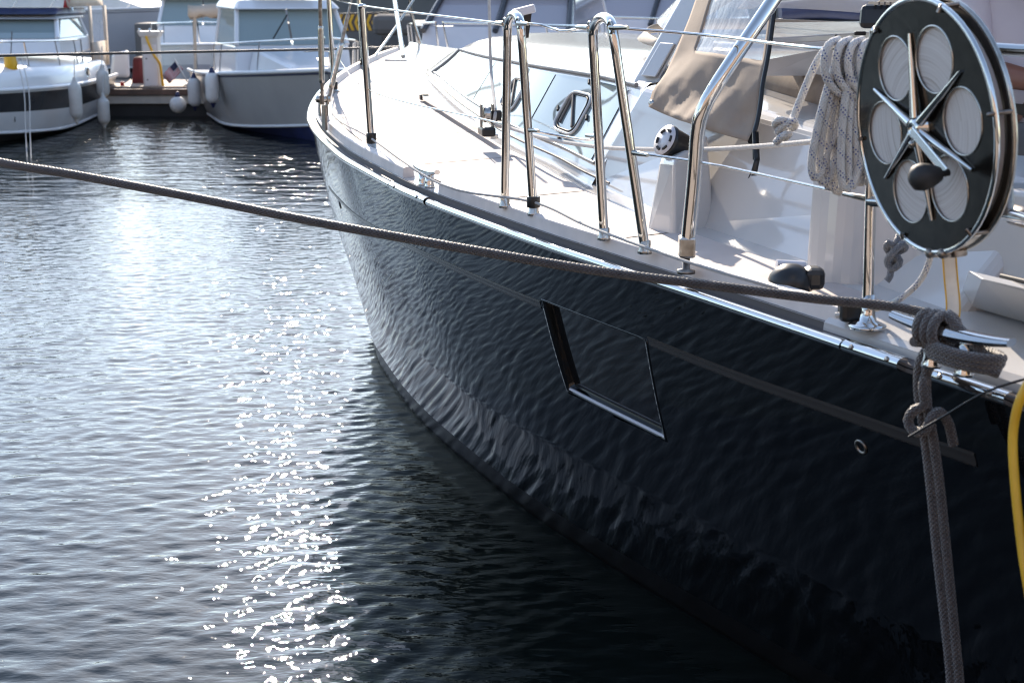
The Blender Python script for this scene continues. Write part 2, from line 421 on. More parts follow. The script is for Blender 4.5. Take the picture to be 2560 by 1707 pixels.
hull = part('hull', mb, 'hull')

# recessed hull window: flange, reveal and smoked pane
def wpt(u, w, inset):
    a = [Vector((c[0], c[2])) for c in wcs]
    q = (a[0] * (1 - u) + a[3] * u) * (1 - w) + (a[1] * (1 - u) + a[2] * u) * w
    return BW(q.x, bh(q.x, q.y), q.y) + hn(q.x, q.y) * -inset
def ringpts(g, inset, k=14):
    L_ = []
    for i in range(k): L_.append(wpt(-g + (1 + 2 * g) * i / k, -g * .8, inset))
    for i in range(k): L_.append(wpt(1 + g, -g * .8 + (1 + 1.6 * g) * i / k, inset))
    for i in range(k): L_.append(wpt(1 + g - (1 + 2 * g) * i / k, 1 + g * .8, inset))
    for i in range(k): L_.append(wpt(-g, 1 + g * .8 - (1 + 1.6 * g) * i / k, inset))
    return L_
mb = MB(); r = [ringpts(.024, .003), ringpts(.022, -.0008), ringpts(.0, -.0008), ringpts(-.008, .008), ringpts(-.02, .026)]
for a in r: a.append(a[0])
grid(mb, r); fr = part('window_frame', mb, 'hull', hull)
mb = MB(); grid(mb, [[wpt(-.06 + 1.12 * i / 12, -.06 + 1.12 * j / 8, .024) for i in range(13)] for j in range(9)]); part('window_pane', mb, 'dark_glass', hull)
mb = MB(); tube(mb, spline([wpt(i / 8, 1.0, .008) for i in range(9)]), .006, 8); part('window_sill', mb, 'gel_grey', hull)

# cove stripe, a scooped grey band along the topsides
def along_hull(pix): return [q for q in (on_hull(*p) for p in pix) if q is not None]
for pix, w0, w1 in (([(797, 425), (822, 468), (870, 522), (960, 583), (1060, 635), (1180, 690), (1290, 737), (1352, 762)], .010, .016),
                    ([(1622, 853), (1750, 905), (1900, 962), (2080, 1025), (2250, 1085), (2440, 1150)], .016, .020)):
    mid = spline(along_hull(pix), .05); mb = MB(); rows = []
    for i, p in enumerate(mid):
        s, b, z = toB(p); w = w0 + (w1 - w0) * i / len(mid); row = []
        for q in np.linspace(-1, 1, 7):
            zz = z + q * w; off = .004 - .003 * (1 - q * q) if abs(q) < .99 else -.002
            row.append(BW(s, bh(s, zz), zz) + hn(s, zz) * off)
        rows.append(row)
    grid(mb, rows); part('cove_stripe', mb, 'cove', hull)
# skin fitting
p = on_hull(2153, 1117); s, b, z = toB(p); mb = MB()
lathe(mb, p, hn(s, z), [(.019, -.004), (.019, .003), (.016, .004), (.013, .003), (.011, -.003), (.001, -.003)]); part('drain_fitting', mb, 'oldsteel', hull)
p = on_hull(850, 512); s, b, z = toB(p); mb = MB(); lathe(mb, p, hn(s, z), [(.02, -.003), (.02, .003), (.012, .003), (.008, -.002)]); part('drain_fitting', mb, 'black', hull)

# ------------------------------------------------------------------ deck
ZD = lambda s: ztop(s) + .028
mb = MB(); rows = []
for s in np.arange(-3, 10.02, .12):
    s = float(s); B_ = max(bdeck(s) - .03, .004); rows.append([BW(s, B_ * q, ZD(s) + .035 * (1 - q * q)) for q in np.linspace(1, -1, 17)])
grid(mb, rows)
deck = part('deck', mb, 'gelcoat')
# deck lip joining hull and deck: dark joint then white moulding
def strip(name, s0, s1, prof, mt, parent=None, step=.06, side=1, **kw):
    """sweep a (b offset from deck edge, z offset from hull top) profile along the deck edge"""
    mb = MB(); k = max(2, int((s1 - s0) / step)); rows = []
    for i in range(k + 1):
        s = s0 + (s1 - s0) * i / k
        rows.append([BW(s, side * (bdeck(s) + o), ztop(s) + z) for o, z in prof])
    grid(mb, rows, smooth=False); n = len(prof)
    mb.add(rows[0], [list(range(n))]); mb.add(rows[-1], [list(range(n))[::-1]])
    return part(name, mb, mt, parent, **kw)
strip('deck_joint', -3, 9.9, [(-.001, -.012), (-.001, .006), (-.030, .010), (-.034, .03)], 'gap', deck)
strip('deck_joint', -3, 9.9, [(-.001, -.012), (-.001, .006), (-.030, .010), (-.034, .03)], 'gap', deck, side=-1)
strip('deck_margin', -3, .36, [(-.028, .008), (-.030, .028), (-.045, .040), (-.13, .042), (-.13, .0)], 'gelcoat', deck)
# chrome rubbing strakes
hp = [(.002 + .017 * math.cos(a), .002 + .013 * math.sin(a)) for a in np.linspace(-2.0, 2.0, 11)]
hp2 = [(.002 + .020 * math.cos(a), .004 + .016 * math.sin(a)) for a in np.linspace(-2.0, 2.0, 11)]
for s0, s1, q in ((2.96, 9.4, hp), (2.53, 2.94, hp2), (.245, 2.515, hp), (.06, .235, hp2), (-.235, -.025, hp2)):
    o = strip('rub_rail', s0, s1, q, 'chrome', step=.04)
    for p_ in o.data.polygons: p_.use_smooth = True
    if q is hp2:
        for t in (.18, .82):
            s = s0 + (s1 - s0) * t; mb = MB(); lathe(mb, BW(s, bdeck(s) + .020, ztop(s) + .010), OUT + UP * .6, [(.006, -.002), (.006, .0025), (.002, .003)], 10); part('screw', mb, 'oldsteel', o)
# toe rails
tp = [(-.040, .012), (-.046, .066), (-.058, .070), (-.082, .070), (-.094, .012)]
for s0, s1 in ((.27, 2.55), (2.96, 4.62), (5.0, 9.25)):
    strip('toe_rail', s0, s1, tp, 'toe', step=.08, bevel=.004)
strip('toe_rail', 1.0, 9.0, tp, 'toe', step=.2, side=-1)

# non-skid panels on the side deck, with seams
bco = pchip([-3, .2, .78, 1.66, 2.53, 3.03, 3.62, 4.89, 6.3, 7.3, 7.75, 8.1], [1.45, 1.50, 1.52, 1.537, 1.469, 1.40, 1.349, 1.146, .88, .66, .42, .05])
seams = [.35, 1.42, 2.28, 3.22, 4.1, 5.02, 6.0, 7.0, 8.0, 9.1]
for i in range(len(seams) - 1):
    a, b = seams[i] + .006, seams[i + 1] - .006; mb = MB(); rows = []
    for s in np.linspace(a, b, 12):
        s = float(s); o_ = bdeck(s) - .135; i_ = (bco(s) + .075) if s < 7.9 else 0.02; i_ = max(0, min(i_, o_ - .05)); Bd = bdeck(s) - .03
        rows.append([BW(s + .22 * (1 - (o_ + (i_ - o_) * t) / 2.1), o_ + (i_ - o_) * t, ZD(s) + .035 * (1 - ((o_ + (i_ - o_) * t) / Bd) ** 2) + .004) for t in np.linspace(0, 1, 7)])
    grid(mb, rows); part('deck_panel', mb, 'nonskid', deck)

# ------------------------------------------------------------------ coachroof
wth = pchip([1.0, 2.6, 4.5, 6.5, 8.2], [.33, .325, .28, .205, .16])
def cprof(s):
    b0 = bco(s); k = min(1.0, max(.0, (8.0 - s) / 1.6)) ** .6; z0 = ZD(s) + .03; h = k; w = wth(s)
    return [(b0 + .03, z0 - .03), (b0, z0 + .02), (b0 - .02, z0 + .045 * h), (b0 - .10 - w * .25, z0 + w * h), (b0 - .125 - w * .25, z0 + (w + .022) * h), (b0 - .16 - w * .25, z0 + (w + .026) * h),
            (b0 - .21 - w * .25, z0 + (w + .062) * h), (b0 - .31 - w * .25, z0 + (w + .085) * h), (b0 - .50 - w * .25, z0 + (w + .097) * h), (b0 * .3, z0 + (w + .107) * h), (0, z0 + (w + .11) * h)]
mb = MB(); rows = []
for s in np.concatenate([np.arange(2.47, 7.2, .12), np.arange(7.2, 8.05, .05)]):
    s = float(s); pr = cprof(s); k = bco(s)
    pr = [(max(b, 0), z) for b, z in pr]
    rows.append([BW(s, b, z) for b, z in pr] + [BW(s, -b, z) for b, z in pr[-2::-1]])
grid(mb, rows)
coach = part('coachroof', mb, 'gelcoat')
# side window: long pale acrylic band in three panes, set 4 mm proud of the moulding
def cpt(s, w, off):
    pr = cprof(s); a = Vector(pr[2]); b = Vector(pr[3]); q = a + (b - a) * w; nn = Vector((b.y - a.y, -(b.x - a.x))).normalized()
    return BW(s, q.x + nn.x * off, q.y + nn.y * off)
wins = [(5.02, 6.85), (3.62, 5.0), (2.62, 3.6)]
for a, b in wins:
    mb = MB(); rows = []
    for i in range(15):
        t = i / 14; row = []
        for w in np.linspace(.04, .96, 6):
            s = a + (b - a) * t
            if b > 6: s = a + (b - .35 * w - a) * t
            row.append(cpt(s, w, .004))
        rows.append(row)
    grid(mb, rows); part('side_window', mb, 'pale_glass', coach)
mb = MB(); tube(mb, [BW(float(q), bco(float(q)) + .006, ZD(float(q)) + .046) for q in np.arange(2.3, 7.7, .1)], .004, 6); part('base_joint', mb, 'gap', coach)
M['trim'] = mat('grey_window_trim', (.16, .16, .17), .35)
for pts_, r_ in (([cpt(float(q), 1.03, .006) for q in np.arange(2.55, 6.52, .1)], .009), ([cpt(6.86 - .36 * w, w, .006) for w in np.linspace(0, 1.03, 6)], .010), ([cpt(float(q), .02, .010) for q in np.arange(2.55, 6.85, .1)], .006)):
    mb = MB(); tube(mb, pts_, r_, 6); part('window_trim', mb, 'trim', coach)
def rrect_on(s0, s1, w0, w1, off, r=.25, k=5):
    pts = []
    for cx_, cy_, a0 in ((1 - r, 1 - r, 0), (r, 1 - r, 90), (r, r, 180), (1 - r, r, 270)):
        for j in range(k + 1):
            a = math.radians(a0 + 90 * j / k); pts.append((cx_ + r * math.cos(a), cy_ + r * math.sin(a)))
    return [cpt(s0 + (s1 - s0) * x, w0 + (w1 - w0) * y, off) for x, y in pts]
for s0, s1, hid in ((2.98, 3.28, 0), (3.98, 4.3, 0)):
    rp = rrect_on(s0, s1, .20, .76, .010); mb = MB(); tube(mb, rp, .0065, 8, closed=True); pl = part('portlight', mb, 'gelcoat', coach)
    rp = rrect_on(s0 + .03, s1 - .03, .235, .725, .010); mb = MB(); tube(mb, rp, .0035, 6, closed=True); part('seal', mb, 'rubber', pl)
    mb = MB(); mb.add(rrect_on(s0 + .03, s1 - .03, .235, .725, .008), [list(range(24))], smooth=False); part('pane', mb, 'pale_glass', pl)
    sm = (s0 + s1) / 2
    for (ss, ww) in ((sm, .9), (sm, .07), (s0 - .05, .45), (s1 + .05, .45)):
        mb = MB(); tube(mb, [cpt(ss - .012, ww, .009), cpt(ss + .012, ww + .05, .009)], .006, 8); part('latch', mb, 'black', pl)
    for (sa, wa, sb, wb) in ((s0 + .06, .3, s1 - .06, .7), (s1 - .07, .3, s1 - .06, .7)):
        mb = MB(); tube(mb, [cpt(sa, wa, .012), cpt(sb, wb, .012)], .006, 8); part('stay', mb, 'gap', pl)
# roof hatch, grab rail and instrument post on the roof
mb = MB(); hexa(mb, [BW(3.2, .5, 1.73), BW(3.2, -.1, 1.745), BW(3.9, -.1, 1.755), BW(3.9, .5, 1.74)], [BW(3.22, .48, 1.765), BW(3.22, -.08, 1.775), BW(3.88, -.08, 1.785), BW(3.88, .48, 1.77)])
part('roof_hatch', mb, 'gelcoat', coach, bevel=.008)
p0 = W(1312, 95, y=6.6); p1 = W(1322, 18, y=6.6); mb = MB(); hexa(mb, [p0 + Vector((-.016, -.03, 0)), p0 + Vector((.016, -.03, 0)), p0 + Vector((.016, .03, 0)), p0 + Vector((-.016, .03, 0))],
     [p1 + Vector((-.016, -.03, 0)), p1 + Vector((.016, -.03, 0)), p1 + Vector((.016, .03, 0)), p1 + Vector((-.016, .03, 0))])
post = part('winch_handle_holder', mb, 'black', coach)
mb = MB(); box(mb, W(1310, 28, y=6.55), .10, .10, .035, (Vector((1, 0, .25)).normalized(), Vector((0, 1, 0)), Vector((-.25, 0, 1)).normalized())); part('handle', mb, 'gel_grey', post, bevel=.006)

# jib-sheet track and car beside the coachroof
tr0, tr1 = W(1060, 243, z=1.40), W(1236, 342, z=1.365)
d = (tr1 - tr0).normalized(); sd_ = d.cross(UP).normalized(); mb = MB(); box(mb, (tr0 + tr1) / 2, .035, (tr1 - tr0).length, .022, (sd_, d, UP)); track = part('sheet_track', mb, 'chrome', bevel=.003)
mb = MB(); box(mb, tr0, .05, .05, .035, (sd_, d, UP)); part('end_stop', mb, 'black', track, bevel=.006)
c = W(1217, 328, z=1.40); mb = MB(); box(mb, c + UP * .0, .06, .11, .04, (sd_, d, UP)); car = part('sheet_car', mb, 'black', bevel=.01)
mb = MB(); lathe(mb, c + UP * .07 - sd_ * .016, sd_, [(.006, 0), (.032, .001), (.036, .008), (.030, .016), (.036, .024), (.032, .031), (.006, .032)], 20); part('sheave', mb, 'steel', car)
mb = MB(); 
for q in (-.024, .024): box(mb, c + UP * .06 + sd_ * q, .006, .045, .11, (sd_, d, UP))
part('cheek', mb, 'black', car, bevel=.003)
c2 = W(1238, 292, z=1.46); mb = MB(); box(mb, c2, .05, .05, .06, (sd_, d, UP)); part('swivel', mb, 'black', car, bevel=.01)

# ------------------------------------------------------------------ guard rails
def collar(parent, p, r, h, ax=UP):
    mb = MB(); lathe(mb, p, ax, [(r, 0), (r, h)], 14); part('collar', mb, 'black', parent, bevel=.002)
tops = {}
def stanchion(name, bpx, tpx, zb, r, mids=()):
    b = W(*bpx, z=zb); t = W(*tpx, y=b.y - .01); mb = MB(); tube(mb, [b.lerp(t, i / 12) for i in range(13)], r, 14); o = part(name, mb, 'chrome')
    mb = MB(); lathe(mb, t, UP, [(.006, -.002), (r + .003, 0), (r + .004, .010), (r, .018), (.004, .020)], 14); part('cap', mb, 'chrome', o)
    mb = MB(); lathe(mb, b - UP * .005, UP, [(r + .02, 0), (r + .02, .006), (r + .006, .012), (r + .006, .05), (r + .001, .055)], 16); part('foot', mb, 'steel', o)
    tops[name + str(bpx[0])] = (b, t); return o, b, t
st1, b1, t1 = stanchion('stanchion', (930, 378), (905, 22), ZD(3.75) + .01, .0145)
collar(st1, b1.lerp(t1, .055), .022, .045)
st0, b0_, t0_ = stanchion('stanchion', (836, 228), (822, 0), 1.395, .0145)
collar(st0, b0_.lerp(t0_, .02), .022, .045)
stb, bb_, tb_ = stanchion('stanchion', (908, 166), (896, -12), 1.465, .0145)
collar(stb, bb_.lerp(tb_, .02), .022, .04)
def gate(pa, pb, apex, wide, zb):
    a, b = W(*pa, z=zb), W(*pb, z=zb); ym = (a.y + b.y) / 2
    tl = W(apex[0] - wide, apex[1] + 34, y=a.y - .01); tr_ = W(apex[0] + wide, apex[1] + 34, y=b.y - .01)
    tc = (tl + tr_) / 2; rad = (tr_ - tl) / 2; pts = [a.lerp(tl, i / 10) for i in range(10)]
    for k in range(13): q = math.pi * k / 12; pts.append(tc - rad * math.cos(q) + UP * (math.sin(q) * .047))
    pts += [tr_.lerp(b, i / 10) for i in range(1, 11)]
    mb = MB(); tube(mb, pts, .0135, 16); o = part('gate_stanchion', mb, 'chrome')
    for p in (a, b): mb = MB(); lathe(mb, p - UP * .015, UP, [(.020, 0), (.020, .008), (.0158, .014), (.0158, .034), (.014, .036)], 14); part('foot', mb, 'steel', o)
    for p in (tl, tr_): mb = MB(); tube(mb, [p + OUT * .01 + (UP * math.cos(k) + U * math.sin(k)) * .016 + UP * .02 for k in np.linspace(0, 2 * math.pi, 13)[:-1]], .0035, 6, closed=True); part('eye', mb, 'steel', o)
    return o, a, b, tl, tr_
g1, ga, gb, gtl, gtr = gate((1262, 508), (1334, 527), (1286, 42), 17, ZD(2.0) + .045)
collar(g1, gb.lerp(gtr, .02), .021, .034)
g2, ha, hb, htl, htr = gate((1510, 587), (1612, 620), (1508, 55), 26, ZD(1.4) + .045)
# pulpit on the bow
mb = MB()
q = [W(1008, 142, z=1.53), W(985, -10, y=12.1)]; tube(mb, spline(q), .0165, 12)
q = [W(1052, 112, z=1.54), W(1030, 40, y=12.9), W(1022, -15, y=12.7)]; tube(mb, spline(q), .0145, 12)
q = [W(930, 152, z=1.48), W(985, 75, y=11.8), W(1040, -8, y=12.2)]; tube(mb, spline(q), .010, 10)
q = [W(985, -10, y=12.1), W(1010, -14, y=12.5), W(1022, -15, y=12.7)]; tube(mb, spline(q), .0145, 12)
pul = part('pulpit', mb, 'steel')
mb = MB(); box(mb, W(990, 152, z=1.505), .16, .05, .012); part('foot_plate', mb, 'chrome', pul, bevel=.003)
mb = MB(); box(mb, W(1000, 57, y=11.9), .03, .03, .03); part('clamp', mb, 'black', pul, bevel=.004)
# guard wires
def wire(name, pts, r, mt='chrome', sag=0, n=8, parent=None):
    mb = MB(); tube(mb, spline(pts, .08), r, n); return part(name, mb, mt, parent)
e1 = gtl + OUT * .012 + UP * .02; e2 = gtr + OUT * .012 + UP * .02; e3 = htl + OUT * .012 + UP * .02; e4 = htr + OUT * .012 + UP * .02
wire('guard_wire', [W(740, -28, y=11.0), t0_ + UP * .012, t1 + UP * .012, e1], .0035)
wire('guard_wire', [e2, W(1350, 62, y=4.75), W(1400, 78, y=4.62), W(1440, 74, y=4.52), e3], .004)
pole_b = W(2168, 812, z=1.265); pole_t = W(2188, 78, y=pole_b.y - .0)
wire('guard_wire', [e4, W(1760, 88, y=3.85), W(2050, 122, y=3.28), pole_t + Vector((0, 0, -.03))], .004)
m1 = b1.lerp(t1, .44); mg1 = ga.lerp(gtl, .46); mg2 = gb.lerp(gtr, .455); mh1 = ha.lerp(htl, .50); mh2 = hb.lerp(htr, .46); m0 = b0_.lerp(t0_, .42)
wire('guard_wire', [W(760, 130, y=11.0), m0, m1, mg1], .003)
wire('guard_wire', [mg2, W(1400, 340, y=4.6), W(1470, 350, y=4.4), mh1], .004)
polem = W(2170, 497, y=pole_b.y)
wire('guard_wire', [mh2, W(1800, 415, y=3.72), polem], .0035)
for a, b in ((e1, t1), (e3, e2), (e2, e3), (e4, pole_t), (mg1, m1), (mg2, mh1), (mh1, mg2), (mh2, polem), (polem, mh2)):
    d_ = (b - a).normalized(); mb = MB(); tube(mb, [a + d_ * .004, a + d_ * .02, a + d_ * .075], lambda t: .0075 if t < .7 else .005, 10); part('wire_terminal', mb, 'steel')
lac = [b0_.lerp(t0_, .10), W(832, 285, z=1.375), b1.lerp(t1, .09), W(1105, 462, z=1.34), gb.lerp(gtr, .05), W(1480, 570, z=1.335), W(1720, 655, z=1.325), W(1880, 703, z=1.315), W(1945, 722, z=1.30)]
wire('jackline', lac, .0042, 'rope_plain')

# shrouds with turnbuckles on the chainplate
cpl = W(812, 318, z=ZD(4.8) + .02)
mb = MB(); box(mb, cpl + UP * .045, .012, .075, .12, (NB, U, UP)); chp = part('chainplate', mb, 'oldsteel', bevel=.003)
for q in (-.018, .018):
    mb = MB(); box(mb, cpl + UP * .10 + U * .02 + NB * q, .006, .035, .10, (NB, U, UP)); part('toggle', mb, 'steel', chp, bevel=.003)
mb = MB(); lathe(mb, cpl + UP * .13 - NB * .035 + U * .02, NB, [(.004, 0), (.016, .002), (.016, .068), (.004, .07)], 14); part('clevis_pin', mb, 'steel', chp)
def shroud(pb, pt, y0, y1, a, b):
    p, q = W(*pb, y=y0), W(*pt, y=y1); d_ = q - p; mb = MB(); tube(mb, [p, p + d_ * .5, q + d_ * 6], .0055, 8); o = part('shroud', mb, 'oldsteel')
    mb = MB(); tube(mb, [p + d_ * t for t in (0, a - .01)], .009, 10); part('threaded_stud', mb, 'oldsteel', o); mb = MB(); tube(mb, [p + d_ * t for t in (b + .01, b + .28)], .0095, 10); part('threaded_stud', mb, 'oldsteel', o)
    mb = MB(); tube(mb, [p + d_ * t for t in (a - .015, a, a + .02, b - .02, b, b + .015)], lambda t: .015 if .1 < t < .9 else .012, 6); part('turnbuckle', mb, 'steel', o)
yc = cpl.y
shroud((806, 262), (800, -6), yc, yc - .02, .22, .72)
shroud((818, 262), (880, -6), yc + .03, yc + .12, .17, .56)

# ------------------------------------------------------------------ cleats (fixed to the yacht)
def cleat(c, d, ln, hgt, wid, label=None):
    d = V(d).normalized(); sdv = d.cross(UP).normalized(); mb = MB(); rows = []
    for t in np.linspace(-1, 1, 21):
        w = wid * (1 - .35 * abs(t) ** 2); th = .016 * (1 - .45 * abs(t)); zc_ = hgt + .010 * t * t
        rows.append([c + d * (t * ln / 2) + sdv * (w * math.cos(a)) + UP * (zc_ + th * math.sin(a)) for a in np.linspace(0, 2 * math.pi, 13)])
    grid(mb, rows); mb.add(rows[0], [list(range(13))]); mb.add(rows[-1], [list(range(13))[::-1]])
    o = part('mooring_cleat', mb, 'chrome')
    for k in (-1, 1): mb = MB(); lathe(mb, c + d * (k * ln * .14), UP, [(.021, 0), (.019, .006), (.016, .02), (.017, hgt - .008)], 18); part('cleat_leg', mb, 'chrome', o)
    return o
dirm = (BW(2.9, bdeck(2.9), 0) - BW(2.5, bdeck(2.5), 0)); cleat(W(1066, 466, z=ZD(2.75) + .0), dirm, .24, .055, .018)
cl_a, cl_b = W(2233, 795, z=1.345), W(2528, 866, z=1.335); AC = (cl_a + cl_b) / 2; AC.z = 1.262
cleat(AC, cl_b - cl_a, (cl_b - cl_a).length, .075, .026)

# ------------------------------------------------------------------ pole, pushpit rails
mb = MB(); tube(mb, [pole_b.lerp(pole_t, i / 14) for i in range(15)], .0125, 16); pole = part('pushpit_post', mb, 'chrome')
mb = MB(); lathe(mb, pole_b - UP * .006, UP, [(.042, 0), (.042, .006), (.034, .010), (.020, .016), (.016, .035), (.0135, .075)], 22); part('base_flange', mb, 'chrome', pole)
mb = MB(); box(mb, pole_b + Vector((-.018, .05, .022)), .07, .05, .05); part('padeye_block', mb, 'black', pole, bevel=.012)
lo2 = W(2480, 530, y=2.98); lo3 = W(2640, 570, y=2.75)
mb = MB(); tube(mb, spline([W(2172, 503, y=pole_b.y), lo2, lo3], .05), .0125, 14); part('pushpit_rail', mb, 'chrome')
mb = MB(); tube(mb, spline([pole_t, W(2330, 102, y=3.05), W(2470, 122, y=2.98), W(2700, 134, y=2.85)], .05), .0125, 14); part('pushpit_rail', mb, 'chrome')
mb = MB(); lathe(mb, lo2 + Vector((.04, -.01, -.004)), lo3 - lo2, [(.017, 0), (.021, .004), (.021, .06), (.017, .064)], 16); tube(mb, [W(2520, 540, y=2.93), W(2518, 470, y=2.95), W(2500, 430, y=2.98)], .012, 10); part('rail_clamp', mb, 'oldsteel')

# long bent frame tube of the spray hood
fb = W(1716, 640, z=1.32)
pts = [fb, W(1735, 450, y=fb.y - .01), W(1744, 330, y=fb.y - .02), W(1758, 275, y=fb.y - .03), W(1790, 215, y=fb.y - .03), W(1870, 95, y=fb.y), W(1948, -20, y=fb.y + .05), W(2040, -150, y=fb.y + .1)]
mb = MB(); tube(mb, spline(pts, .03), .0185, 18); arch = part('hood_frame_tube', mb, 'chrome')
mb = MB(); box(mb, W(1717, 617, y=fb.y), .042, .042, .055); part('foot_socket', mb, 'steel', arch, bevel=.006)
mb = MB(); lathe(mb, fb - UP * .045, UP, [(.024, 0), (.024, .008), (.010, .012), (.010, .05)], 14); part('foot', mb, 'oldsteel', arch)

# ------------------------------------------------------------------ cockpit coamings
def slab(name, base, top, mt='gelcoat', bevel=.02, parent=None):
    mb = MB(); n = len(base); vs = [V(p) for p in base] + [V(p) for p in top]
    mb.add(vs, [[i, (i + 1) % n, n + (i + 1) % n, n + i] for i in range(n)] + [list(range(n))[::-1], [n + i for i in range(n)]], smooth=False)
    o = part(name, mb, mt, parent, bevel=bevel); o.modifiers['bevel'].segments = 4
    for p_ in o.data.polygons: p_.use_smooth = False
    return o
slab('coaming', [BW(2.60, 1.485, 1.25), BW(1.66, 1.555, 1.24), BW(.3, 1.53, 1.22), BW(.3, .75, 1.22), BW(2.56, .75, 1.25)],
     [BW(2.40, 1.335, 1.655), BW(1.6, 1.31, 1.62), BW(.3, 1.25, 1.53), BW(.3, .85, 1.55), BW(2.36, .85, 1.70)], bevel=.035)
# mouldings on the coaming: plinth under the sheet lead
pb = [W(1612, 565, z=1.285), W(1682, 583, z=1.28), W(1790, 560, z=1.285), W(1745, 530, z=1.285)]
ptp = [W(1650, 395, y=pb[0].y + .05), W(1686, 398, y=pb[1].y + .02), W(1770, 335, y=pb[2].y + .1), W(1720, 325, y=pb[3].y + .12)]
slab('lead_plinth', [p - UP * .03 for p in pb], ptp, bevel=.018)
# winch island and steps
def arc_pts(c, r, a0, a1, k): return [c + Vector((math.cos(math.radians(a0 + (a1 - a0) * i / k)) * r, math.sin(math.radians(a0 + (a1 - a0) * i / k)) * r, 0)) for i in range(k + 1)]
pA = W(2055, 700, z=1.25); pB = W(2120, 722, z=1.25); pC = W(2273, 738, z=1.25)
foot = arc_pts(pB + Vector((.01, .10, 0)), .12, 200, 285, 8) + [W(2290, 735, z=1.25), BW(-.9, 1.16, 1.25), BW(-.9, .6, 1.25), BW(.62, .6, 1.25), BW(.62, 1.3, 1.25)]
topf = [p + Vector((.015, .03, 0)) for p in foot]
slab('winch_island', [Vector((p.x, p.y, 1.2)) for p in foot], [Vector((p.x, p.y, 1.535)) for p in topf], bevel=.025)
st_b = [W(2215, 728, z=1.25), W(2427, 772, z=1.25), W(2700, 860, z=1.25), BW(-1.6, .9, 1.25), BW(.2, .9, 1.25)]
st_t = [W(2250, 640, y=st_b[0].y + .08), W(2425, 668, y=st_b[1].y + .08), W(2700, 735, y=st_b[2].y + .1), BW(-1.6, .9, 1.36), BW(.2, .9, 1.36)]
slab('coaming_step', [p - UP * .04 for p in st_b], st_t, bevel=.02)
pn = [W(2428, 768, z=1.262), W(2560, 806, z=1.262), W(2700, 850, z=1.26), W(2700, 765, y=2.9), W(2560, 722, y=3.0), W(2455, 697, y=3.12)]
slab('locker_panel', [p + Vector((0, .10, 0)) for p in pn], pn, bevel=.01)
mb = MB(); tube(mb, [W(2503, 690, y=3.16), W(2640, 722, y=3.0)], .006, 6); part('vent_slot', mb, 'rubber')
# sheet-lead organiser disc
dc = W(1668, 353, y=pb[0].y + .03); dn = Vector((-.80, -.45, .42)).normalized(); mb = MB()
lathe(mb, dc, dn, [(.012, -.06), (.045, -.058), (.047, -.01), (.05, -.006), (.05, .004), (.047, .008), (.01, .009)], 28); org = part('sheet_block', mb, 'black')
mb = MB(); lathe(mb, dc + dn * .0095, dn, [(.048, 0), (.0485, .002), (.004, .0025)], 28); part('cheek_plate', mb, 'gel_grey', org)
X_ = dn.orthogonal().normalized(); Y_ = dn.cross(X_)
for k in range(6):
    a = k * math.pi / 3; mb = MB(); q = [dc + dn * .0135 + (X_ * math.cos(a + t) + Y_ * math.sin(a + t)) * (.032) for t in (-.28, -.1, .1, .28)]; tube(mb, q, .0045, 6); part('slot', mb, 'rubber', org)
# black deck fairlead
fc = W(1975, 722, z=1.275); mb = MB(); lathe(mb, fc, UP, [(.055, 0), (.055, .02), (.05, .035), (.038, .05), (.02, .06), (.003, .062)], 20); fl = part('deck_fairlead', mb, 'black')
mb = MB(); box(mb, fc + Vector((.055, -.005, .028)), .05, .06, .055); part('fairlead_cheek', mb, 'black', fl, bevel=.015)
mb = MB(); tube(mb, [fc + Vector((-.03, .03, .055)), fc + Vector((.04, .035, .05))], .012, 10); part('fairlead_roller', mb, 'gel_grey', fl)
# cockpit furniture
mb = MB(); tube(mb, spline([W(1880, 205, y=5.3), W(1960, 222, y=5.1), W(2110, 260, y=4.7), W(2200, 290, y=4.45)], .04), lambda t: .070, 22); part('backrest_cushion', mb, 'cushion')
mb = MB(); hexa(mb, [W(1925, 112, y=4.6), W(2260, 92, y=4.9), W(2260, 66, y=5.9), W(1925, 70, y=5.9)], [p + UP * .02 for p in (W(1925, 112, y=4.6), W(2260, 92, y=4.9), W(2260, 66, y=5.9), W(1925, 70, y=5.9))])
tab = part('cockpit_table', mb, 'gelcoat', bevel=.004)
mb = MB(); hexa(mb, [W(1915, 150, y=4.75), W(2080, 120, y=4.95), W(2080, 190, y=4.98), W(1915, 190, y=4.78)], [p + Vector((.01, .03, 0)) for p in (W(1915, 150, y=4.75), W(2080, 120, y=4.95), W(2080, 190, y=4.98), W(1915, 190, y=4.78))]); part('table_leaf', mb, 'gel_grey', tab)
for px in (2080, 2150): mb = MB(); box(mb, W(px, 92 if px == 2080 else 84, y=4.75), .035, .02, .012); part('hinge', mb, 'black', tab, bevel=.003)
mb = MB(); hexa(mb, [BW(2.2, -.9, 1.25), BW(-2, -.9, 1.25), BW(-2, -1.6, 1.25), BW(2.2, -1.7, 1.25)], [BW(2.2, -1.0, 1.72), BW(-2, -1.0, 1.62), BW(-2, -1.4, 1.62), BW(2.2, -1.45, 1.72)]); part('coaming', mb, 'gelcoat', bevel=.03)
mb = MB(); hexa(mb, [BW(1.9, .8, .8), BW(-2.6, .8, .8), BW(-2.6, -.95, .8), BW(1.9, -.95, .8)], [BW(1.9, .8, 1.30), BW(-2.6, .8, 1.30), BW(-2.6, -.95, 1.30), BW(1.9, -.95, 1.30)]); part('cockpit_seat', mb, 'gel_grey')
mb = MB(); hexa(mb, [W(2147, 72, y=4.2), W(2300, 72, y=4.2), W(2300, 72, y=4.4), W(2147, 72, y=4.4)], [W(2152, 12, y=4.22), W(2300, 8, y=4.22), W(2300, 8, y=4.38), W(2152, 12, y=4.38)]); bk = part('instrument_pod', mb, 'black', bevel=.015)
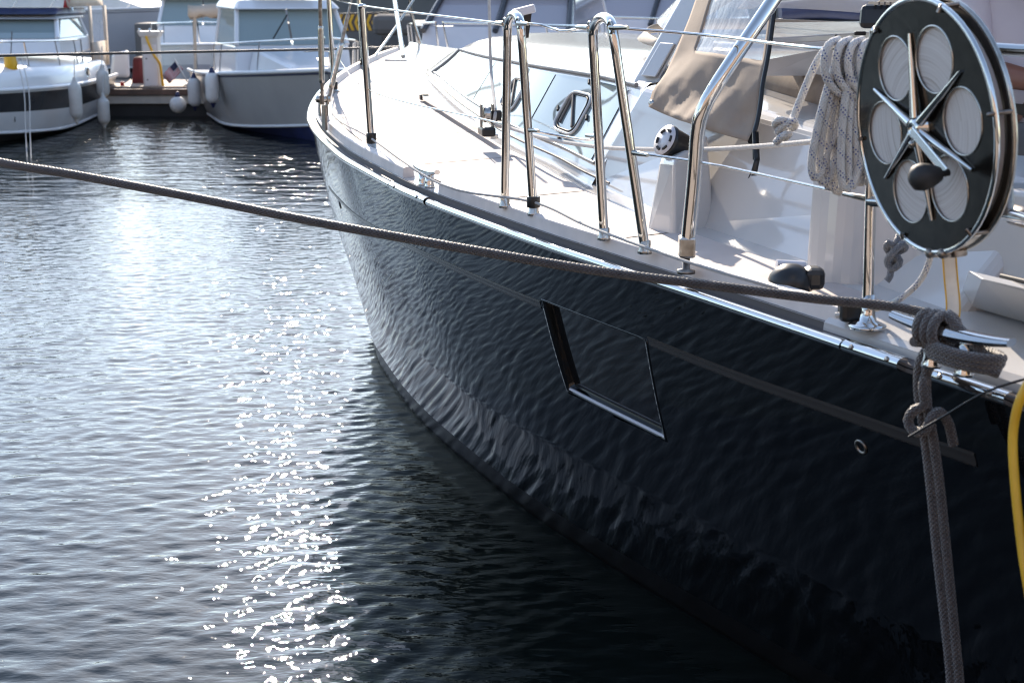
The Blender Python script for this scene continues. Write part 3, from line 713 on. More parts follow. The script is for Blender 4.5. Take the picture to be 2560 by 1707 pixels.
for i in range(5): mb = MB(); box(mb, W(2185 + i * 14, 9, y=4.25), .005, .12, .008); part('rib', mb, 'gap', bk)

# ------------------------------------------------------------------ spray hood
Lp = [(1790, -110), (1747, -20), (1718, 62), (1690, 128), (1662, 182), (1638, 228), (1622, 268)]
Rp = [(1960, -110), (1939, -20), (1928, 60), (1917, 130), (1906, 200), (1893, 285), (1868, 352)]
lw = spline([W(*p, y=5.32 - .25 * i / 6) for i, p in enumerate(Lp)], .01); rw = spline([W(*p, y=4.72 - .33 * i / 6) for i, p in enumerate(Rp)], .01)
K, J = 44, 34
hoodn = Vector((-.55, -.72, .3)).normalized()
def hp_(i, j):
    a = lw[min(len(lw) - 1, int(i / K * (len(lw) - 1)))]; b = rw[min(len(rw) - 1, int(i / K * (len(rw) - 1)))]; u = j / J; p = a.lerp(b, u); t = i / K
    wr = .012 * math.sin(u * 9 + t * 16) * t * t + .010 * math.sin(u * 23 - t * 19 + 1) * max(0, t - .45) + .008 * math.sin((u * 1.4 + t) * 31) * max(0, t - .6) + .035 * math.sin(math.pi * u)
    return p + hoodn * wr - UP * (.012 * math.sin(math.pi * u) * t)
def inwin(i, j): return i / K < .60 and j / J > .30 - .05 * (1 - i / K) and j / J < .965
mb = MB(); vs = [hp_(i, j) for i in range(K + 1) for j in range(J + 1)]
fs = [[i * (J + 1) + j, i * (J + 1) + j + 1, (i + 1) * (J + 1) + j + 1, (i + 1) * (J + 1) + j] for i in range(K) for j in range(J) if not inwin(i + .5, j + .5)]
mb.add(vs, fs); hood = part('spray_hood', mb, 'canvas', solid=.003)
mb = MB(); fs = [[i * (J + 1) + j, i * (J + 1) + j + 1, (i + 1) * (J + 1) + j + 1, (i + 1) * (J + 1) + j] for i in range(K) for j in range(J) if inwin(i + .5, j + .5) or inwin(i - 1.5, j + .5)]
mb.add([v - hoodn * .004 for v in vs], fs); part('hood_window', mb, 'vinyl', hood)
mb = MB(); tube(mb, [hp_(i, J) + Vector((.004, -.004, 0)) for i in range(0, K + 1, 2)] + [W(1886, 330, y=4.38), W(1888, 400, y=4.36)], .0075, 8); part('edge_piping', mb, 'black', hood)
mb = MB(); q = [W(1890, 330, y=4.38), W(1893, 400, y=4.35), W(1885, 440, y=4.33)]; rows = [[p + Vector((-.008, 0, 0)), p + Vector((.008, .004, 0))] for p in q]; grid(mb, rows)
q = [W(1893, 395, y=4.35), W(1880, 425, y=4.34), W(1866, 446, y=4.33)]; grid(mb, [[p + Vector((-.007 + .006 * k, 0, 0)), p + Vector((.007, .004, 0))] for k, p in enumerate(q)]); part('tie_strap', mb, 'black', hood, solid=.002)
mb = MB(); lathe(mb, hp_(K - 1, 1) + hoodn * .003, hoodn, [(.011, 0), (.011, .003), (.006, .006), (.002, .006)], 14); part('grommet', mb, 'steel', hood)
# hood roof: arched canvas from port to starboard, and raked front with window panes
def arch_pt(s, q, base): a = math.pi * q; return BW(s, .30 + .72 * math.cos(a), base + .46 * math.sin(a) ** .7)
mb = MB(); grid(mb, [[arch_pt(s, .03 + .94 * q / 20, 1.98 + .02 * (1.9 - s)) for q in range(21)] for s in np.linspace(.75, 2.5, 10)]); part('hood_roof', mb, 'canvas', hood, solid=.003)
def front(u, t): a = arch_pt(1.95 + .6 * math.sin(math.pi * u), .03 + .94 * u, 1.98); b = BW(2.9 + .9 * math.sin(math.pi * u), .30 + .74 * math.cos(math.pi * (.03 + .94 * u)), 1.765 + .045 * math.sin(math.pi * u)); return a.lerp(b, t)
mb = MB(); grid(mb, [[front(u / 24, t) for u in range(25)] for t in (.92, .96, 1.0)]); 
for c_ in (0, 6, 12, 18, 23): grid(mb, [[front((c_ + k) / 24, t) for k in (0, .9)] for t in np.linspace(0, .85, 5)])
part('hood_front', mb, 'canvas_lt', hood, solid=.003)
mb = MB(); grid(mb, [[front(u / 24, t) - U * .004 for u in range(25)] for t in np.linspace(0, .84, 6)]); part('hood_window', mb, 'vinyl', hood)
# white windscreen pillar with recessed panel
q0 = [W(1580, 208, y=5.62), W(1640, 213, y=5.50), W(1775, -40, y=5.62), W(1722, -40, y=5.72)]
slab('windscreen_pillar', q0, [p + Vector((.03, .12, 0)) for p in q0], bevel=.012)
q1 = [W(1604, 192, y=5.57), W(1640, 195, y=5.50), W(1688, 110, y=5.54), W(1652, 108, y=5.61)]
slab('pillar_panel', [p + Vector((.005, .02, 0)) for p in q1], [p + Vector((-.004, -.008, .003)) for p in q1], bevel=.006)

# ------------------------------------------------------------------ loose ropes on the yacht
def rope(name, pts, r, mt, label, cat='rope', group=None, step=.012, n=10):
    mb = MB(); tube(mb, spline(pts, step), r, n); o = mb.build(name, mt); return tag(o, label, cat, group)
rope('jib_sheet', [W(1222, -60, y=6.9), W(1224, 60, y=6.85), W(1228, 180, y=6.8), c2 + UP * .03, c2 + Vector((.0, -.03, -.03)), W(1280, 322, y=6.3), W(1370, 348, y=5.75), W(1500, 368, y=5.25), W(1640, 374, y=4.75),
                   W(1760, 374, y=4.45), W(1900, 366, y=4.1), W(2060, 352, y=3.75), W(2200, 340, y=3.5)], .0075, 'rope_plain', 'pale jib sheet running from the deck track past the spray hood')
yk = pole_b.y + .03
tail = [W(2150, 118, y=yk), W(2110, 106, y=yk), W(2070, 118, y=yk), W(2040, 160, y=yk), W(2015, 215, y=yk), W(1985, 290, y=yk)]
kn = [W(1975, 305, y=yk - .015), W(1948, 300, y=yk - .02), W(1938, 312, y=yk), W(1955, 322, y=yk + .02), W(1985, 318, y=yk + .01), W(1984, 304, y=yk - .02), W(1962, 312, y=yk - .02), W(1945, 330, y=yk), W(1960, 345, y=yk + .01), W(1972, 335, y=yk - .02), W(1958, 340, y=yk - .02), W(1940, 356, y=yk)]
rope('knotted_rope_end', tail + kn, .0085, 'rope_white', 'single white blue-flecked rope end hanging left of the coil, tied in a knot', step=.008)
# coil: hanging bights, one rope
pts = []
rnd = random.Random(3)
for i in range(8):
    xb = 2028 + i * 18; xt = 2105 + i * 9; y0 = yk - .035 + .012 * (i % 4); bw = 16 + rnd.random() * 10; yb = 468 - abs(i - 3.5) * 9 + rnd.random() * 14
    pts += [W(xt, 108 + rnd.random() * 8, y=y0), W(xt - 10 + (xb - xt) * .45, 250, y=y0 - .012), W(xb + 2, 390, y=y0 - .01), W(xb + bw * .35, yb, y=y0 - .004), W(xb + bw * 1.3, yb - 12, y=y0 + .004), W(xb + bw * 2.2, 380, y=y0 + .012), W(xt + 14, 250, y=y0 + .02), W(xt + 7, 130, y=y0 + .02)]
cl_ = spline(pts, .012); mb = MB(); tube(mb, cl_, .0085, 10)
for i in range(4):       # wrapping turns at the top
    x0 = 2062 + i * 30; tube(mb, spline([W(x0 + 34, 100, y=yk - .02), W(x0 + 10, 112, y=yk - .055), W(x0 - 2, 150, y=yk - .06), W(x0 + 4, 195, y=yk - .055), W(x0 + 28, 228, y=yk - .045), W(x0 + 50, 240, y=yk - .03)], .01), .0085, 10)
tag(mb.build('rope_coil', 'rope_white'), 'thick hank of white rope with blue flecks hanging on the rail beside the steel reel', 'rope coil')
ys = W(2225, 700, y=3.45).y
rope('knotted_grey_rope', [W(2262, 480, y=ys + .02), W(2255, 560, y=ys), W(2238, 612, y=ys - .03), W(2222, 606, y=ys - .035), W(2216, 620, y=ys - .02), W(2232, 632, y=ys), W(2262, 622, y=ys - .01), W(2256, 610, y=ys - .035), W(2232, 632, y=ys - .04), W(2218, 652, y=ys - .02), W(2228, 672, y=ys - .02), W(2248, 662, y=ys - .03), W(2246, 645, y=ys - .02), W(2230, 660, y=ys - .005), W(2225, 690, y=ys - .02), W(2217, 702, y=ys - .02)], .0085, 'rope_slate', 'slate grey rope with a knot hanging against the white coaming below the reel', step=.008)
rope('control_line', [W(2328, 610, y=2.98), W(2324, 650, y=2.99), W(2305, 695, y=3.0), W(2275, 728, y=3.02), W(2238, 754, y=3.05), W(2190, 772, z=1.29), W(2130, 782, z=1.285), W(2090, 788, z=1.275)], .0065, 'rope_white', 'thin white flecked line curving from under the reel down to the deck post', step=.01)

# ------------------------------------------------------------------ webbing reel
RC = W(2325, 316, y=2.86); RR = .242
cback = (Vector((0, 0, CAM_H)) - RC).normalized(); right = UP.cross(cback).normalized(); cup = cback.cross(right)   # reel faces outboard, a little down
rn = (right * (-.984 * .855) + cup * (-.177 * .855) + cback * .52).normalized()
ry = (cup * .984 - right * .177); ry = (ry - rn * ry.dot(rn)).normalized(); rx = ry.cross(rn).normalized()
def rp_(r, a, h=0): return RC + (rx * math.cos(a) + ry * math.sin(a)) * r + rn * h
reel = thing('webbing_reel', RC - UP * RR, 'round stainless steel reel of pale webbing with oval cut-outs, on the rail at right', 'webbing reel')
def flange(h, name):
    bm = bmesh.new(); edges = []
    def loop(c, r, k):
        vs_ = [bm.verts.new((c[0] + r * math.cos(2 * math.pi * i / k), c[1] + r * math.sin(2 * math.pi * i / k), 0)) for i in range(k)]
        edges.extend(bm.edges.new((vs_[i], vs_[(i + 1) % k])) for i in range(k))
    loop((0, 0), RR, 64)
    for k in range(6):
        a = math.radians(60 * k + 60); loop((.575 * RR * math.cos(a), .575 * RR * math.sin(a)), .258 * RR, 32)
    bmesh.ops.triangle_fill(bm, use_beauty=True, use_dissolve=False, edges=edges)
    mb = MB(); bm.verts.index_update(); fs = [[v.index for v in f.verts] for f in bm.faces]
    vs_ = [RC + rx * v.co.x + ry * v.co.y + rn * h for v in bm.verts]; bm.free(); mb.add(vs_, fs, smooth=False)
    o = mb.build(name, 'reelsteel', reel); md = o.modifiers.new('solid', 'SOLIDIFY'); md.thickness = .003; md.offset = 0
    return o
def ring(parent, r, h, w, mt, name, a0=0, a1=2 * math.pi, c=None):
    mb = MB(); cc = c or RC
    pts_ = [cc + (rx * math.cos(a) + ry * math.sin(a)) * r + rn * h for a in np.linspace(a0, a1, 65)[:-1]]; tube(mb, pts_, w, 8, closed=True); return mb.build(name, mt, parent)
ff = flange(.016, 'front_flange'); fb_ = flange(-.020, 'back_flange')
ring(reel, RR, .016, .0055, 'chrome', 'rim'); ring(reel, RR, -.020, .0055, 'steel', 'rim')
for k in range(6):
    a = math.radians(60 * k + 60); ring(ff, .258 * RR, .0175, .0022, 'steel', 'hole_edge', c=RC + (rx * math.cos(a) + ry * math.sin(a)) * .575 * RR)
m = mat('wound_webbing', (.6, .56, .54), .8); M['wound'] = m
g = N(m, 'Attribute', attribute_name='UVMap'); uv = N(m, 'UVMap'); sx = N(m, 'SeparateXYZ'); L(m, uv.outputs[0], sx.inputs[0])
cx_ = N(m, 'CombineXYZ'); L(m, math_(m, 'MULTIPLY', sx.outputs[0], 230), cx_.inputs[0]); L(m, math_(m, 'MULTIPLY', sx.outputs[1], 2.2), cx_.inputs[1])
sw = noise(m, cx_.outputs[0], 1.0, 3, .6)
L(m, ramp(m, sw, [(.30, (.30, .25, .20)), (.43, (.55, .51, .49)), (.7, (.64, .61, .59))]), P(m).inputs['Base Color'])
bump(m, sw, .5, .0012)
mb = MB(); rr = list(np.linspace(.12, .90, 24)) ; n_ = 64
vs = [rp_(RR * r_, 2 * math.pi * k / n_, .0125) for r_ in rr for k in range(n_)]; fs = []; uvs = []
for i in range(len(rr) - 1):
    for k in range(n_):
        k2 = (k + 1) % n_; fs.append([i * n_ + k, i * n_ + k2, (i + 1) * n_ + k2, (i + 1) * n_ + k]); uvs.append([(RR * rr[i], k / n_), (RR * rr[i], (k + 1) / n_), (RR * rr[i + 1], (k + 1) / n_), (RR * rr[i + 1], k / n_)])
mb.add(vs, fs, uvs)
vs = [rp_(RR * .90, 2 * math.pi * k / n_, h) for h in (.0125, -.016) for k in range(n_)]; mb.add(vs, [[k, (k + 1) % n_, n_ + (k + 1) % n_, n_ + k] for k in range(n_)])
mb.build('webbing_roll', 'wound', reel)
# outer steel guard band around the roll, open at the front right
mb = MB(); rows = [[rp_(RR * 1.0, a, h) for h in np.linspace(-.012, .010, 5)] for a in np.linspace(math.radians(-170), math.radians(-60), 30)]; grid(mb, rows); mb.build('guard_band', 'steel', reel, solid=.002)
for k in range(6):
    a = math.radians(60 * k + 90); mb = MB(); p0_, p1_ = rp_(.02, a, .020), rp_(RR * .74, a, .020)
    tube(mb, [p0_.lerp(p1_, t) + rn * (.010 * (1 - t)) for t in np.linspace(0, 1, 6)], lambda t: .0100 - .0065 * t, 8); mb.build('spoke', 'chrome', reel)
    a2 = math.radians(60 * k + 60); mb = MB(); tube(mb, [rp_(RR * 1.0, a2 + .02, -.022), rp_(RR * 1.0, a2 + .02, .021), rp_(RR * .955, a2 + .02, .023)], .0045, 8); mb.build('spacer_pin', 'oldsteel', reel)
mb = MB(); lathe(mb, RC, rn, [(.030, .014), (.030, .022), (.022, .032), (.015, .040), (.010, .042), (.009, .034), (.002, .034)], 24); hub = mb.build('hub', 'chrome', reel)
mb = MB(); lathe(mb, rp_(.030, math.radians(255), .036), rn, [(.007, 0), (.007, .006), (.003, .009)], 12); mb.build('bolt', 'steel', hub)
ka = math.radians(-38); mb = MB(); kp = rp_(RR * .60, ka, .046); p0_ = rp_(.005, ka, .042)
box(mb, (p0_ + kp) / 2, .020, (kp - p0_).length, .006, ((kp - p0_).normalized().cross(rn), (kp - p0_).normalized(), rn)); crank = mb.build('crank_arm', 'chrome', reel, bevel=.002)
mb = MB(); lathe(mb, kp, rn, [(.006, -.004), (.006, .012), (.014, .016), (.022, .034), (.026, .052), (.023, .066), (.012, .075), (.002, .077)], 22); mb.build('crank_knob', 'rubber', crank)
for t in (-.10, .08): mb = MB(); lathe(mb, rp_(RR * 1.01, math.radians(270) + t, .0), rn, [(.010, -.022), (.010, .022), (.006, .026)], 12); mb.build('roller', 'oldsteel', reel)
mb = MB(); box(mb, rp_(RR * 1.02, math.radians(270), -.012), .075, .016, .03, (rx, ry, rn)); mb.build('webbing_exit', 'oldsteel', reel, bevel=.004)
mb = MB(); tube(mb, [rp_(RR * .2, 2.6, -.024), W(2470, 210, y=3.0), W(2478, 122, y=2.98)], .011, 10); tube(mb, [rp_(RR * .3, -.7, -.024), W(2505, 440, y=2.99), W(2520, 530, y=2.93)], .011, 10); mb.build('mount_bracket', 'oldsteel', reel)
# strap with yellow selvedges running down to the cleat
spts = spline([W(2372, 628, y=2.90), W(2378, 700, y=2.89), W(2384, 760, y=2.88), W(2382, 800, y=2.87), W(2372, 845, y=2.86), W(2374, 875, y=2.87)], .012)
ws = [.0128 + .006 * max(0, math.sin((i / len(spts) - .62) * 8)) * (i / len(spts) > .62) for i in range(len(spts))]; ws[-1] = .004; ws[-2] = .009
mb = MB(); rows = [[p + Vector((q * w, -.002 * q + .008 * abs(q) * (i / len(spts)), 0)) for q in np.linspace(-1, 1, 7)] for i, (p, w) in enumerate(zip(spts, ws))]; grid(mb, rows)
strap = mb.build('webbing_strap', 'webbing_w', solid=.002); tag(strap, 'flat cream webbing strap with yellow edges hanging from the reel to the cleat', 'strap')
for k in (0, 6):
    mb = MB(); tube(mb, [r_[k] + Vector((0, -.001, 0)) for r_ in rows], .0016, 6); mb.build('selvedge', 'yellow', strap)

# ------------------------------------------------------------------ mooring lines
mt_ = AC + UP * .085
main = [Vector((-3.62, 4.05, 1.93)), Vector((-2.6, 3.85, 1.78)), W(-260, 345, y=3.62), W(0, 406, y=3.50), W(200, 440, y=3.44), W(500, 497, y=3.36), W(815, 560, y=3.28), W(1180, 625, y=3.20), W(1500, 678, y=3.13), W(1800, 716, y=3.08), W(2050, 748, y=3.05), W(2200, 763, y=3.03), W(2310, 782, y=2.99), W(2345, 800, y=2.97)]
rope('mooring_line', main, .0105, 'rope_grey', 'thick grey mooring line stretched across in front of the dark hull to the left edge', 'mooring line', step=.02, n=12)
M['pile'] = mottled('weathered_pile', (.13, .105, .085), (.085, .07, .058), .85, 5, .5, .01, 18)
for px_, py_, lb_ in ((-3.75, 4.08, 'weathered timber mooring pile holding the thick grey line, past the left edge'), (-6.45, 8.97, 'weathered timber mooring pile holding the thin dark bow line, past the left edge')):
    mb = MB(); lathe(mb, (px_, py_, -3.5), UP, [(.13, 0), (.125, 5.3), (.12, 5.75), (.06, 5.80)], 18); pile = mb.build('mooring_pile', 'pile'); tag(pile, lb_, 'mooring pile', 'mooring piles')
    mb = MB(); tube(mb, [Vector((px_ + .135 * math.cos(a), py_ + .135 * math.sin(a), (1.92 if px_ > -5 else 1.6) + .006 * a)) for a in np.linspace(0, 12.5, 40)], .0105, 8); mb.build('rope_turns', 'rope_grey', pile)
d_ = (cl_b - cl_a).normalized(); sdv = d_.cross(UP).normalized()
mb = MB()
hc = AC + UP * .075
turns = [W(2322, 786, y=3.0)]
for k in range(31):                                    # three round turns over the bar of the cleat
    q = k / 30; a_ = 2 * math.pi * 3 * q; turns.append(hc + d_ * (-.055 + .05 * q) + sdv * (.036 * math.sin(a_)) + UP * (.030 * math.cos(a_)))
for k in range(34):                                    # then wound round the two legs under the horns
    q = k / 33; a_ = 2 * math.pi * 2.6 * q; turns.append(AC + d_ * (.035 + (.072 + .006 * q) * math.cos(a_)) + sdv * ((.036 + .006 * q) * math.sin(a_)) + UP * (.028 + .026 * q))
tube(mb, spline(turns, .008), .0105, 10)
tag(mb.build('cleat_hitch', 'rope_grey'), 'grey rope wound in figure-eight turns round the aft cleat', 'rope')
ly = 2.90
rope('mooring_tail', [AC + UP * .05 - d_ * .05 + OUT * .03, W(2322, 862, y=ly), W(2300, 905, y=ly - .03), W(2296, 980, y=ly - .03), W(2308, 1060, y=ly - .03), W(2325, 1200, y=ly - .04), W(2345, 1400, y=ly - .05), W(2368, 1600, y=ly - .07), W(2378, 1710, y=ly - .08), W(2392, 1950, y=ly - .1)], .0105, 'rope_grey', 'left of two grey rope strands hanging straight down beside the dark hull', 'mooring line', 'ropes hanging from the aft cleat', step=.015)
rope('mooring_tail', [AC + UP * .04 + d_ * .02 + OUT * .03, W(2348, 880, y=ly), W(2318, 920, y=ly - .045), W(2316, 1000, y=ly - .05), W(2330, 1080, y=ly - .05), W(2347, 1200, y=ly - .05), W(2368, 1400, y=ly - .06), W(2388, 1600, y=ly - .08), W(2398, 1710, y=ly - .09), W(2410, 1950, y=ly - .11)], .0105, 'rope_grey', 'right of two grey rope strands hanging straight down beside the dark hull', 'mooring line', 'ropes hanging from the aft cleat', step=.015)
rope('rope_hitch', [AC + UP * .04 + d_ * .06 + OUT * .03, W(2338, 900, y=ly - .02), W(2308, 960, y=ly - .06), W(2312, 1010, y=ly - .06), W(2285, 1025, y=ly - .06), W(2270, 1050, y=ly - .05), W(2282, 1075, y=ly - .06), W(2310, 1078, y=ly - .075), W(2332, 1040, y=ly - .08), W(2350, 1030, y=ly - .06), W(2372, 1060, y=ly - .05), W(2384, 1112, y=ly - .05)], .0105, 'rope_grey', 'grey rope end knotted round the two hanging strands below the rail', 'rope', 'ropes hanging from the aft cleat')
rope('bow_line', [Vector((-6.3, 9.0, 1.60)), W(-300, 148, y=9.6), W(0, 140, y=10.0), W(400, 132, y=10.6), W(800, 124, y=11.4), W(960, 119, y=12.0), W(1010, 117, y=12.35)], .0095, 'rope_dark', 'thin dark line stretched level in front of the motorboats to the yacht bow', 'mooring line', step=.1)
rope('power_cable', [W(2680, 900, y=2.50), W(2600, 925, y=2.52), W(2556, 985, y=2.52), W(2534, 1070, y=2.52), W(2535, 1180, y=2.50), W(2556, 1380, y=2.45), W(2590, 1600, y=2.38), W(2600, 1800, y=2.3)], .0085, 'yellow', 'yellow shore power cable looping down at the right edge', 'cable')
rope('black_cord', [W(2680, 918, y=2.7), W(2560, 948, y=2.66), W(2460, 982, y=2.68), W(2360, 1040, y=2.74), W(2272, 1092, y=2.78)], .0024, 'black', 'thin black cord crossing the dark hull from the right edge to the knotted rope', 'cord')

# ------------------------------------------------------------------ person seated in the cockpit, back to the reel
def person():
    root = thing('person', W(2560, 330, y=4.25) - UP * .3, 'person in a loose pale shirt with dark shoulder strap, seated behind the steel reel', 'person')
    hip = W(2590, 380, y=4.3); 
    J_ = {'hip': hip, 'belly': hip + Vector((-.02, .02, .18)), 'chest': hip + Vector((-.03, .04, .38)), 'neck': hip + Vector((-.02, .02, .56)), 'head': hip + Vector((-.03, -.02, .70)), 'crown': hip + Vector((-.03, -.02, .80)),
          'shl': hip + Vector((-.20, .06, .50)), 'ell': hip + Vector((-.22, -.04, .24)), 'wrl': W(2590, 205, y=4.02), 'hal': W(2640, 212, y=4.0),
          'shr': hip + Vector((.18, .02, .50)), 'elr': hip + Vector((.24, -.08, .24)), 'wrr': hip + Vector((.08, -.26, .20)), 'har': hip + Vector((.0, -.30, .2)),
          'knl': hip + Vector((-.16, -.42, .06)), 'anl': hip + Vector((-.16, -.46, -.36)), 'tol': hip + Vector((-.18, -.62, -.40)), 'knr': hip + Vector((.12, -.44, .06)), 'anr': hip + Vector((.12, -.48, -.36)), 'tor': hip + Vector((.12, -.64, -.40)),
          'thl': hip + Vector((-.11, -.06, .0)), 'thr': hip + Vector((.11, -.06, .0))}
    E_ = [('hip', 'belly'), ('belly', 'chest'), ('chest', 'neck'), ('neck', 'head'), ('head', 'crown'), ('chest', 'shl'), ('shl', 'ell'), ('ell', 'wrl'), ('wrl', 'hal'), ('chest', 'shr'), ('shr', 'elr'), ('elr', 'wrr'), ('wrr', 'har'),
          ('hip', 'thl'), ('thl', 'knl'), ('knl', 'anl'), ('anl', 'tol'), ('hip', 'thr'), ('thr', 'knr'), ('knr', 'anr'), ('anr', 'tor')]
    Rr = {'hip': .15, 'belly': .145, 'chest': .165, 'neck': .055, 'head': .095, 'crown': .06, 'shl': .075, 'ell': .048, 'wrl': .03, 'hal': .035, 'shr': .075, 'elr': .048, 'wrr': .03, 'har': .035, 'thl': .10, 'knl': .065, 'anl': .04, 'tol': .035, 'thr': .10, 'knr': .065, 'anr': .04, 'tor': .035}
    def skin(name, keys, edges, scale, mt):
        ks = [k for k in J_ if k in keys]; org_ = ORG[root.name]; me = bpy.data.meshes.new(name)
        me.from_pydata([J_[k] - org_ for k in ks], [(ks.index(a), ks.index(b)) for a, b in edges if a in ks and b in ks], [])
        o = bpy.data.objects.new(name, me); col.objects.link(o); o.parent = root; me.materials.append(M[mt])
        md = o.modifiers.new('skin', 'SKIN'); md.use_smooth_shade = True
        for i, k in enumerate(ks): r_ = Rr[k] * scale.get(k, scale.get('*', 1)); me.skin_vertices[0].data[i].radius = (r_, r_ * .85); me.skin_vertices[0].data[i].use_root = (i == 0)
        o.modifiers.new('sub', 'SUBSURF').render_levels = 2
        return o
    skin('body', set(J_), E_, {'*': 1}, 'skin')
    skin('shirt', {'hip', 'belly', 'chest', 'shl', 'ell', 'shr', 'elr'}, E_, {'*': 1.16, 'ell': 1.45, 'elr': 1.45, 'hip': 1.1}, 'shirt')
    skin('trousers', {'hip', 'thl', 'knl', 'anl', 'thr', 'knr', 'anr'}, E_, {'*': 1.16, 'anl': 1.5, 'anr': 1.5}, 'trousers')
    mb = MB(); h = J_['head']; lathe(mb, h + Vector((0, .01, .0)), UP, [(.10, .0), (.112, .05), (.10, .10), (.06, .135), (.005, .145)], 18); mb.build('hair', 'hair', root)
    mb = MB(); c_ = J_['chest']; q = spline([c_ + Vector((-.10, -.05, .20)), c_ + Vector((-.08, -.16, .12)), c_ + Vector((.02, -.19, -.02)), c_ + Vector((.12, -.15, -.16))], .02); grid(mb, [[p + Vector((-.014, 0, -.006)), p + Vector((.014, -.004, .006))] for p in q]); mb.build('shoulder_strap', 'rubber', root, solid=.004)
person()

# ------------------------------------------------------------------ far pontoon, quay
def struct(o): o['kind'] = 'structure'; return o
mb = MB(); pz = .40; 
far = thing('pontoon', (-5.8, 24.6, 0), 'low floating pontoon with timber edge between the two motorboats', 'pontoon')
mb = MB(); box(mb, (-2, 25.4, .12), 26, 2.0, .30); mb.build('float', 'float', far)
mb = MB(); box(mb, (-2, 24.36, .27), 26, .06, .13); mb.build('edge_beam', 'dock_edge', far, bevel=.008)
mb = MB(); box(mb, (-2, 24.33, .395), 26.02, .09, .10); mb.build('rubbing_timber', 'dock_brown', far, bevel=.01)
for i in range(120):
    x = -10.5 + i * .145
    if x > 2: break
    mb = MB(); box(mb, (x, 25.4, .462 + .002 * (i % 3)), .135, 1.96, .03); mb.build('plank', 'dock_top', far)
mb = MB(); box(mb, (0, 78, 1.6), 260, 6, 3.4); q_ = mb.build('quay', 'quay'); struct(q_)
mb = MB(); box(mb, (0, 75.2, 3.36), 260, .9, .22); tag(mb.build('quay_coping', 'gel_grey', q_), 'x', 'x'); 
del q_.children[0]['label']; del q_.children[0]['category']
# wooded shore added above the view to block low sky mirrored in far water
M['wood'] = mottled('added_hillside', (.055, .065, .045), (.035, .042, .03), .9, .03, .6, 2.0, .25)
mb = MB(); rows = []
for i in range(91):
    a = math.radians(-75 + 150 * i / 90); h_ = 46 + 9 * math.sin(a * 7 + 1) + 5 * math.sin(a * 17) + 2.5 * math.sin(a * 41 + 2) + 1.5 * math.sin(a * 97)
    rows.append([Vector((math.sin(a) * r_, math.cos(a) * r_, z_ * h_ - 1)) for r_, z_ in ((430, 0), (455, .35), (490, .75), (530, 1.0), (640, .9))])
grid(mb, rows); struct(mb.build('added_hills', 'wood'))
# the walkway the photographer stands on
near = thing('walkway', (-3.6, -.9, 0), 'timber walkway under the viewpoint', 'pontoon')
mb = MB(); box(mb, (-3.6, -.9, .18), 9.0, 3.4, .36); mb.build('float', 'float', near)
for i in range(23):
    mb = MB(); box(mb, (-3.6, -2.52 + i * .147, .385), 9.0, .137, .035); mb.build('plank', 'dock_top', near)

# power pedestal
pd = W(385, 238, z=.47); pd.y = 24.75; pd = W(385, 242, y=24.75)
ped = thing('power_pedestal', pd, 'white power pedestal with yellow hose standing on the pontoon', 'pedestal')
mb = MB(); box(mb, pd + UP * .49, .27, .22, .98); mb.build('column', 'pedestal', ped, bevel=.015)
mb = MB(); hexa(mb, [pd + Vector((x, y, .97)) for x, y in ((-.15, -.13), (.15, -.13), (.15, .13), (-.15, .13))], [pd + Vector((x, y, 1.06)) for x, y in ((-.19, -.15), (.19, -.15), (.19, .15), (-.19, .15))]); mb.build('lamp_cap', 'pedestal', ped, bevel=.01)
mb = MB(); box(mb, pd + Vector((0, -.115, .5)), .22, .012, .7); mb.build('door', 'white_paint', ped, bevel=.004)
for z in (.28, .62): mb = MB(); lathe(mb, pd + Vector((-.06, -.12, z)), Vector((0, -1, 0)), [(.012, 0), (.012, .006), (.004, .007)], 10); mb.build('lock', 'black', ped)
for x in (-.17, 0, .17): mb = MB(); lathe(mb, pd + Vector((x, -.05, 1.05)), UP, [(.02, 0), (.022, .03), (.012, .05), (.002, .06)], 10); mb.build('lamp', 'chrome', ped)
rope('water_hose', [pd + Vector((-.04, -.16, .98)), pd + Vector((.02, -.2, .84)), pd + Vector((.10, -.22, .66)), pd + Vector((.17, -.2, .55)), pd + Vector((.19, -.18, .3)), pd + Vector((.22, -.2, .06))], .022, 'yellow', 'yellow hose draped down the front of the white pedestal', 'hose', step=.05)

